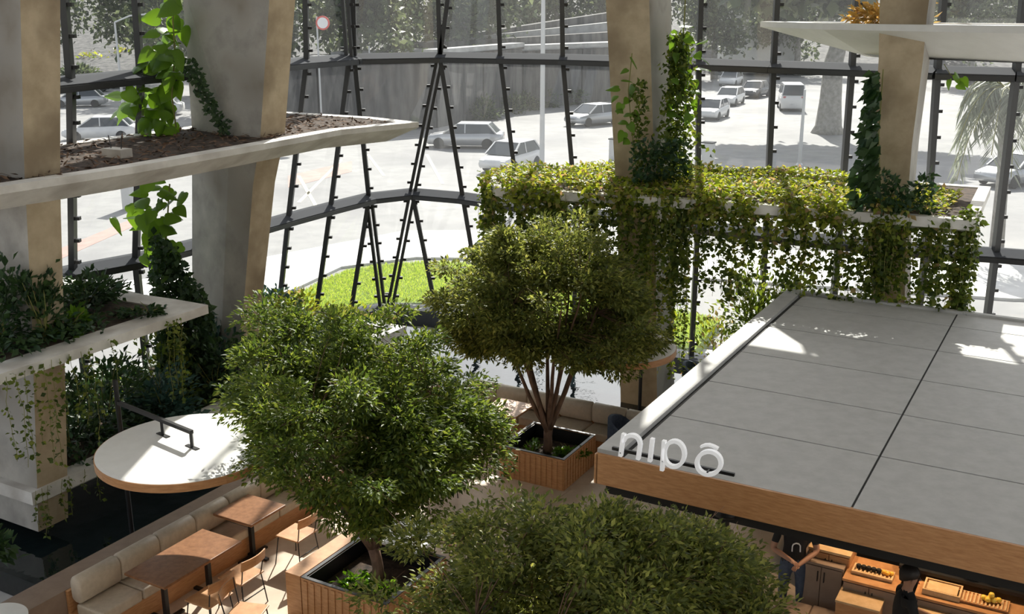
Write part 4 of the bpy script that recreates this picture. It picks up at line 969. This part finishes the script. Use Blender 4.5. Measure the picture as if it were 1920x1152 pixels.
# ------------------------------------------------------------------ outside: street, lawn, wall
st = MB(); st.prism([(-140, 20), (-60, 3.5), (-30, 14.2), (-8.4, 19.3), (-2.6, 28.2), (9.4, 22.2), (20, 21.8), (70, 22.5), (140, 30), (160, 220), (-160, 220)], -.5, -.30)
struct(st.build('street', M['asphalt']))
ZS = -.30
def patch(name, pts, z, m): 
    o = MB().prism([P(x, y, z) for x, y in pts], z - .1, z).build(name, M[m]); return struct(o)
patch('sidewalk', [(120, 560), (300, 560), (480, 560), (545, 545), (640, 500), (780, 482), (900, 484), (1300, 520), (1900, 560), (2000, 560), (2000, 500), (1500, 470), (900, 432), (760, 432), (560, 470), (300, 520), (120, 540)], ZS + .08, 'paving')
lawn_px = [(480, 606), (545, 560), (600, 530), (650, 508), (720, 497), (800, 492), (880, 495), (960, 505), (1050, 530), (1200, 570), (1350, 600), (1350, 640), (1000, 640), (760, 590), (640, 605), (560, 650)]
lawn_poly = [P(x, y, 0) for x, y in lawn_px]
struct(MB().prism([P(x, y, -.04) for x, y in lawn_px[:11]] + [Vector((4.3, 23.4, 0)), Vector((-1.9, 27.4, 0)), Vector((-3.6, 27.4, 0)), Vector((-5.6, 25.6, 0))], -.4, -.04).build('lawn', M['grassg']))
qp = [P(x, y, -.04) for x, y in lawn_px[:11]] + [Vector((4.3, 23.4, 0)), Vector((-1.9, 27.4, 0)), Vector((-3.6, 27.4, 0)), Vector((-5.6, 25.6, 0))]
q = scatter(qp, 42000); pts = np.hstack([q, np.full((len(q), 1), -.04)]); d = rng.normal(size=pts.shape) * [.5, .5, .1] + [0, 0, 1]
tag(leaves('lawn_grass', pts, d, rng.normal(size=pts.shape), .10, .18, M['grass'], None), 'bright sunlit lawn just outside the glass corner', 'grass', kind='stuff')
# crossing lines and cycle strip on the street
for k, (a, b) in enumerate([((560, 380), (640, 300)), ((600, 400), (560, 330)), ((720, 330), (690, 290)), ((830, 345), (800, 290))]):
    o = MB().bar(P(*a, ZS + .006), P(*b, ZS + .006), .16, .012).build('road_line', M['paint_line']); struct(o)
struct(MB().prism([P(x, y, ZS) for x, y in [(540, 330), (660, 302), (660, 322), (540, 352)]], ZS, ZS + .008).build('cycle_strip', M['paint_red']))
struct(MB().prism([P(x, y, ZS) for x, y in [(105, 470), (250, 410), (250, 425), (105, 490)]], ZS, ZS + .008).build('cycle_strip', M['paint_red']))
# retaining wall across the street
rw = thing('retaining_wall', 'dark stone retaining wall across the street', 'wall', tuple(P(640, 258, ZS)))
base_px = [(505, 262), (600, 257), (820, 240), (980, 205), (1190, 186)]
bp_ = [P(x, y, ZS) for x, y in base_px]; hgt = [4.5, 4.6, 4.8, 4.6, 4.4]
for i in range(len(bp_) - 1):
    a, b = bp_[i], bp_[i + 1]; d = b - a; nr = Vector((-d.y, d.x, 0)).normalized()
    nseg = max(1, int(d.length / 6))
    for k in range(nseg):
        p, q_ = a.lerp(b, k / nseg), a.lerp(b, (k + 1) / nseg)
        MB().obox(p + (q_ - p) * .01, (q_ - p) * .98, nr * .8, Z * (hgt[i] + rnd(-.1, .1))).build('wall_panel', M['stone'], rw)
    MB().obox(a + Z * (hgt[i] + .1) - nr * .15, d, nr * 1.1, Z * .3).build('coping', M['stone_pale'], rw)
tw = thing('terrace_bank', 'pale stone terraces rising to the right across the street', 'terrace', tuple(D(900, 100, 84)))
for k, (xa, ya, xb, yb, Yd) in enumerate([(560, 108, 1180, 98, 80), (620, 98, 1180, 78, 84), (720, 86, 1180, 58, 88), (800, 78, 1180, 38, 92), (880, 64, 1180, 18, 96)]):
    a, b = D(xa, ya, Yd), D(xb, yb, Yd + 16); m = MB(); nr = Vector((0, 1, 0))
    m.add([a, b, b + nr * 5, a + nr * 5, a - Z * 1.0, b - Z * 1.0, b + nr * 5 - Z * 6, a + nr * 5 - Z * 6], [(0, 1, 2, 3), (0, 4, 5, 1), (4, 7, 6, 5), (0, 3, 7, 4), (1, 5, 6, 2), (2, 6, 7, 3)])
    m.build('terrace_course', M['stone_pale' if k % 2 else 'stone'], tw)
hill = MB(); hill.add([(-180, 128, -.4), (180, 128, -.4), (180, 190, 9), (-180, 190, 9), (-180, 190, -.4), (180, 190, -.4)], [(0, 1, 2, 3), (0, 3, 4), (1, 5, 2), (2, 5, 4, 3), (0, 4, 5, 1)]); struct(hill.build('hillside', M['stone']))
# trees across the street
far = [(-50, 112, 14, 'far tree behind the left column at the top'), (-40, 118, 15, 'far tree at the top between the left column and the pothos'), (-29, 100, 14, 'far tree hidden behind the broad column'), (-20, 84, 12, 'far tree at the top just right of the broad column'),
    (-12, 86, 13, 'far tree above the dark wall left of the crossing posts'), (-4, 96, 13, 'far tree above the terraces right of the crossing posts'), (5, 124, 15, 'far tree behind the tall pale lamp post'), (14, 128, 15, 'far tree behind the vine-wrapped column'),
    (23, 122, 14, 'far tree just right of the vine-wrapped column top'), (34, 128, 12, 'far tree behind the tip of the white upper ledge'), (48, 112, 13, 'far tree at the top right behind the palm'), (-34, 134, 17, 'tallest far tree behind the broad column'),
    (-16, 112, 16, 'tall far tree behind the one above the dark wall'), (-2, 132, 17, 'tall far tree rearmost above the terraces'), (30, 150, 17, 'rearmost far tree beside the pale building'), (55, 140, 16, 'rearmost far tree at the top right corner')]
for k, (x, y, h, lab) in enumerate(far):
    b = Vector((x, y, -.3)); t = thing('street_tree', lab, 'tree', tuple(b), 'background trees beyond the street')
    MB().tube(bent(b, b + Z * h * .55, 4, .3), [.45, .38, .32, .28, .2], 8).build('trunk', M['bark_grey'], t, True)
    n = 5200; cc = rng.normal(size=(45, 3)); cc /= np.linalg.norm(cc, axis=1, keepdims=True); cc *= rng.random((45, 1)) ** .45; cc = cc * [h * .42, h * .36, h * .40] + [x, y, h * .60]
    ci = rng.integers(0, 45, n); pts = cc[ci] + rng.normal(size=(n, 3)) * h * .06
    o = leaves('foliage', pts, rng.normal(size=(n, 3)), rng.normal(size=(n, 3)) + [0, 0, .8], .62, .55, M['leaf_far'], t); o['kind'] = 'stuff'
# hedge strip and green patches at the foot of the bank
for k, (x, y, r) in enumerate([(985, 205, 1.6), (1010, 200, 1.4), (960, 212, 1.2), (1060, 196, 1.5), (905, 225, 1.2)]):
    shrub('bank_shrub', ['widest pale shrub at the foot of the far bank', 'pale shrub behind the tall lamp post', 'pale shrub left of the tall lamp post', 'pale shrub right of the tall lamp post', 'small pale shrub behind the silver moving car'][k], tuple(P(x, y, ZS)), r, 1.5, 500, .3, M['leaf_far'])
# lamp posts and street furniture
def lamppost(label, p, h, r=.09, arm=True):
    t = thing('street_lamp', label, 'lamp post', tuple(p)); MB().tube([p, p + Z * h * .5, p + Z * h], [r, r * .85, r * .6], 10).build('pole', M['lampmetal'], t)
    MB().lathe([(r * 1.8, 0), (r * 1.8, .25), (r, .35)], p, 12).build('base', M['lampmetal'], t)
    if arm:
        MB().tube([p + Z * h, p + Z * (h + .4) + Vector((1, 0, 0)), p + Z * (h + .5) + Vector((2.2, 0, 0))], .05, 6).build('arm', M['lampmetal'], t); MB().cbox(p + Z * (h + .42) + Vector((2.4, 0, 0)), .35, .8, .14, Vector((0, 1, 0)), Vector((1, 0, 0))).build('lamp_head', M['lampmetal'], t)
lamppost('tall pale lamp post in front of the far bank', P(1016, 330, ZS), 12, .13)
lamppost('thin pale post by the street tree at the right', P(1498, 318, ZS), 4.0, .10, False)
lamppost('curved lamp post seen through the left glazing', P(236, 250, ZS), 7.0, .10)
lamppost('thin pale post before the dark wall', P(697, 222, ZS), 5.2, .10, False)
sgn = thing('road_sign', 'small round red-rimmed road sign at the top behind the facade', 'road sign', tuple(P(605, 262, ZS)))
ps = P(605, 262, ZS); MB().tube([ps, ps + Z * 7.4], .06, 6).build('post', M['lampmetal'], sgn)
pz = D(605, 43, ps.y - .1)
MB().loft([[pz + Vector((math.cos(a) * .42, yy, math.sin(a) * .42)) for a in [2 * math.pi * i / 20 for i in range(20)]] for yy in (0, .04)]).build('rim', M['sign_red'], sgn)
MB().loft([[pz + Vector((math.cos(a) * .32, yy, math.sin(a) * .32)) for a in [2 * math.pi * i / 20 for i in range(20)]] for yy in (-.02, 0)]).build('face', M['sign'], sgn)
# gate post / kiosk box on the pavement
for x, y, h, lab in [(1325, 345, 1.9, 'grey street cabinet behind the vine-wrapped column'), (1152, 300, 1.1, 'dark bollard left of the vine-wrapped column'), (245, 392, 1.6, 'pale post on the pavement seen through the left glazing')]:
    p = P(x, y, ZS); t = thing('street_cabinet', lab, 'cabinet', tuple(p)); MB().cbox(p, .4, .5, h).build('body', M['lampmetal'], t); MB().cbox(p + Z * h, .48, .58, .06).build('cap', M['steel_top'], t)
# big street tree right, its canopy above the frame
pt = P(1552, 250, ZS); t = thing('street_tree', 'thick pale trunk of the street tree beside the parked vans', 'tree', tuple(pt))
MB().tube([pt - Z * .1, pt + Z * .5, pt + Z * 2, pt + Z * 4.5, pt + Z * 7 + Vector((.5, 0, 0))], [1.15, .85, .7, .6, .45], 12).build('trunk', M['bark_grey'], t, True)
n = 12000; cc = rng.normal(size=(50, 3)); cc /= np.linalg.norm(cc, axis=1, keepdims=True); cc *= rng.random((50, 1)) ** .45; cc = cc * [7.5, 6.0, 2.2] + [pt.x - 1.5, pt.y, 10.5]
ci = rng.integers(0, 50, n); o = leaves('foliage', cc[ci] + rng.normal(size=(n, 3)) * .6, rng.normal(size=(n, 3)), rng.normal(size=(n, 3)) + [0, 0, .8], 1.0, .65, M['leaf_far'], t); o['kind'] = 'stuff'
# palm outside right
pp = P(1868, 470, ZS); t = thing('palm_tree', 'grey-green palm with drooping fronds outside the right glazing', 'palm', tuple(pp))
ph = D(1885, 165, pp.y); MB().tube([pp, pp.lerp(ph, .5) + Vector((.08, 0, 0)), ph], [.24, .19, .17], 10).build('trunk', M['bark_grey'], t, True)
for k in range(34):
    a = 2 * math.pi * k / 34 + rnd(-.1, .1); el = rnd(-.6, 1.1); L = rnd(1.9, 2.7); rach = []
    for j in range(9):
        s_ = j / 8 * L; rach.append(ph + Vector((math.cos(a), math.sin(a), 0)) * s_ * (.85 - .10 * s_) * math.cos(el * .6) + Z * (s_ * math.sin(el) * .8 - .34 * s_ * s_))
    so = MB().tube(rach, .015, 4).build('frond', M['stem'], t)
    arr = np.array([tuple(q) for q in rach]); n = 90; tt = rng.random(n) * 7.99; i0 = tt.astype(int); fr = (tt - i0)[:, None]; lp_ = arr[i0] * (1 - fr) + arr[i0 + 1] * fr
    tan = arr[i0 + 1] - arr[i0]; sd = np.cross(tan, [0, 0, 1.0]) * np.where(rng.random((n, 1)) < .5, 1, -1); o = leaves('leaflets', lp_, norm(sd) * .7 + norm(tan) * .6 + [0, 0, -.55], rng.normal(size=(n, 3)) * .3 + [0, 0, 1], .62, .08, M['leaf_palm'], so); o['kind'] = 'stuff'
# far white building top right
fb = D(1412, 60, 130); t = thing('far_building', 'pale building at the top between the column and the white ledge', 'building', (fb.x, fb.y, -.3))
MB().obox((fb.x - 3.4, fb.y, -.3), (6.4, 0, 0), (0, 8, 0), (0, 0, 13)).build('wall', M['white'], t); MB().obox((fb.x + 3.0, fb.y + .5, -.3), (2.6, 0, 0), (0, 8, 0), (0, 0, 13.5)).build('wing', M['paving'], t)
for k in range(3): MB().obox((fb.x - 2.6 + 2 * k, fb.y - .05, 9.4), (1, 0, 0), (0, .1, 0), (0, 0, 1.3)).build('window', M['car_glass'], t)

# ------------------------------------------------------------------ cars
def car(label, p, rot, m, L=4.3, Wd=1.75, H=1.45, group='cars in the street', van=False):
    p = Vector(p); f = Vector((math.sin(rot), math.cos(rot), 0)); r = Vector((math.cos(rot), -math.sin(rot), 0)); t = thing('van' if van else 'car', label, 'van' if van else 'car', tuple(p), group)
    def ring(x, z0, z1, w): return [p + f * x + r * a * w + Z * z for a, z in ((-.96, z0), (-1, (z0 + z1) / 2), (-.97, z1 - .05), (-.85, z1), (.85, z1), (.97, z1 - .05), (1, (z0 + z1) / 2), (.96, z0))]
    h = L / 2; w = Wd / 2; bz = .62 * H
    prof = [(-h, .35, .62 * bz + .3, w * .86), (-h + .12, .24, bz, w * .95), (-h + .7, .2, bz + .04, w), (0, .2, bz, w), (h - 1.1, .2, bz - .02, w), (h - .25, .24, bz - .16, w * .94), (h, .36, bz - .30, w * .84)]
    MB().loft([ring(*q) for q in prof]).build('body', m, t, True)
    gx = (-h + .25, -h + .75, .35, 1.15) if not van else (-h + .06, -h + .2, h - 1.3, h - .7)
    g = lambda x, z, ww: [p + f * x + r * a * ww + Z * z for a in (-1, 1)]
    def cab(x0, x1, x2, x3, zt, s0, s1):
        b = [p + f * x0 - r * w * s0 + Z * (bz - .02), p + f * x0 + r * w * s0 + Z * (bz - .02), p + f * x3 + r * w * s0 + Z * (bz - .02), p + f * x3 - r * w * s0 + Z * (bz - .02)]
        tp = [p + f * x1 - r * w * s1 + Z * zt, p + f * x1 + r * w * s1 + Z * zt, p + f * x2 + r * w * s1 + Z * zt, p + f * x2 - r * w * s1 + Z * zt]
        return b, tp
    b, tp = cab(*gx, H - .05, .93, .80); gl = MB().loft([b, tp]).build('window_glass', M['car_glass'], t)
    soften(MB().loft([tp, [q + Z * .06 + (p + Z * q.z - q) * .04 for q in tp]]).build('roof', m, t), .03, 2)
    for i in range(4): MB().bar(b[i], tp[i], .07, .07).build('pillar', m, t)
    for sx in (-1, 1):
        mp = p + r * sx * w * .90 + Z * bz; mt = p + r * sx * w * .78 + Z * (H - .05) - f * .15; MB().bar(mp - f * .15, mt, .06, .09).build('pillar', m, t)
        for fx in (h - .85, -h + .8):
            c_ = p + f * fx + r * sx * (w - .10) + Z * .32
            MB().loft([[c_ + r * yy * sx + (f * math.cos(a) + Z * math.sin(a)) * rr for a in [2 * math.pi * i / 16 for i in range(16)]] for yy, rr in ((-.1, .30), (-.08, .32), (.08, .32), (.11, .29))]).build('wheel', M['rubber'], t)
        soften(MB().obox(p + f * (h - .20) + r * sx * w * .68 - r * .14 + Z * (bz - .36), f * .16, r * .28, Z * .14).build('head_lamp', M['head'], t), .03)
        soften(MB().obox(p + f * (-h + .0) + r * sx * w * .72 - r * .11 + Z * (bz - .30), f * .12, r * .22, Z * .18).build('tail_lamp', M['light_red'], t), .03)
    MB().obox(p - f * (h - .02) - r * .22 + Z * .5, -f * .02, r * .44, Z * .12).build('number_plate', M['sign'], t)
    return t
Rr = math.radians
car('silver sedan driving past behind the crossing posts', P(872, 276, ZS), Rr(-82), M['car_silver'], 4.5)
car('white hatchback in front of the green ledge tip', P(958, 318, ZS), Rr(-150), M['car_white'], 3.9)
car('silver car parked left of the vine-wrapped column', P(1112, 234, ZS), Rr(-130), M['car_silver'], 4.2)
car('white car nearest in the parked row right of the vine-wrapped column', P(1335, 222, ZS), Rr(-155), M['car_white'], 4.2)
car('white car second in the parked row right of the column', P(1368, 196, ZS), Rr(-155), M['car_white'], 4.2)
car('dark car third in the parked row right of the column', P(1415, 182, ZS), Rr(-150), M['car_dark'], 4.3)
car('white car far back in the parked row below the pale ledge tip', P(1370, 160, ZS), Rr(-155), M['car_white'], 4.2)
car('dark blue car under the white upper ledge', P(1492, 140, ZS), Rr(-100), M['car_blue'], 4.4)
car('white van with dark rear window beside the thick trunk', P(1482, 205, ZS), Rr(10), M['car_white'], 4.6, 1.9, 2.1, van=True)
car('white car behind the left column glazing', P(190, 262, ZS), Rr(-100), M['car_white'], 4.3)
car('silver car further left behind the left glazing', P(150, 200, ZS), Rr(-100), M['car_silver'], 4.3)
car('white car seen between the pothos and the left post', P(290, 215, ZS), Rr(-95), M['car_white'], 4.3)
car('silver car outside beyond the palm', P(1905, 345, ZS), Rr(-120), M['car_silver'], 4.3)

for k, (x, y, r_, h_, lab) in enumerate([(200, 130, 3.0, 2.6, 'lime bush across the street behind the left post'), (300, 120, 3.0, 2.4, 'pale bush across the street behind the pothos'), (150, 150, 2.0, 1.6, 'small pale bush across the street beside the left column'), (118, 118, 3.0, 3.2, 'lime bush across the street at the edge of the left column')]):
    shrub('street_bush', lab, tuple(P(x, y, ZS)), r_, h_, 700, .55, M['leaf_lime' if k in (0, 3) else 'leaf_far'])
car('white car far across the street behind the left glazing', P(240, 165, ZS), Rr(-100), M['car_white'], 4.3)
car('dark car far across the street beside the left column', P(165, 172, ZS), Rr(-100), M['car_dark'], 4.3)
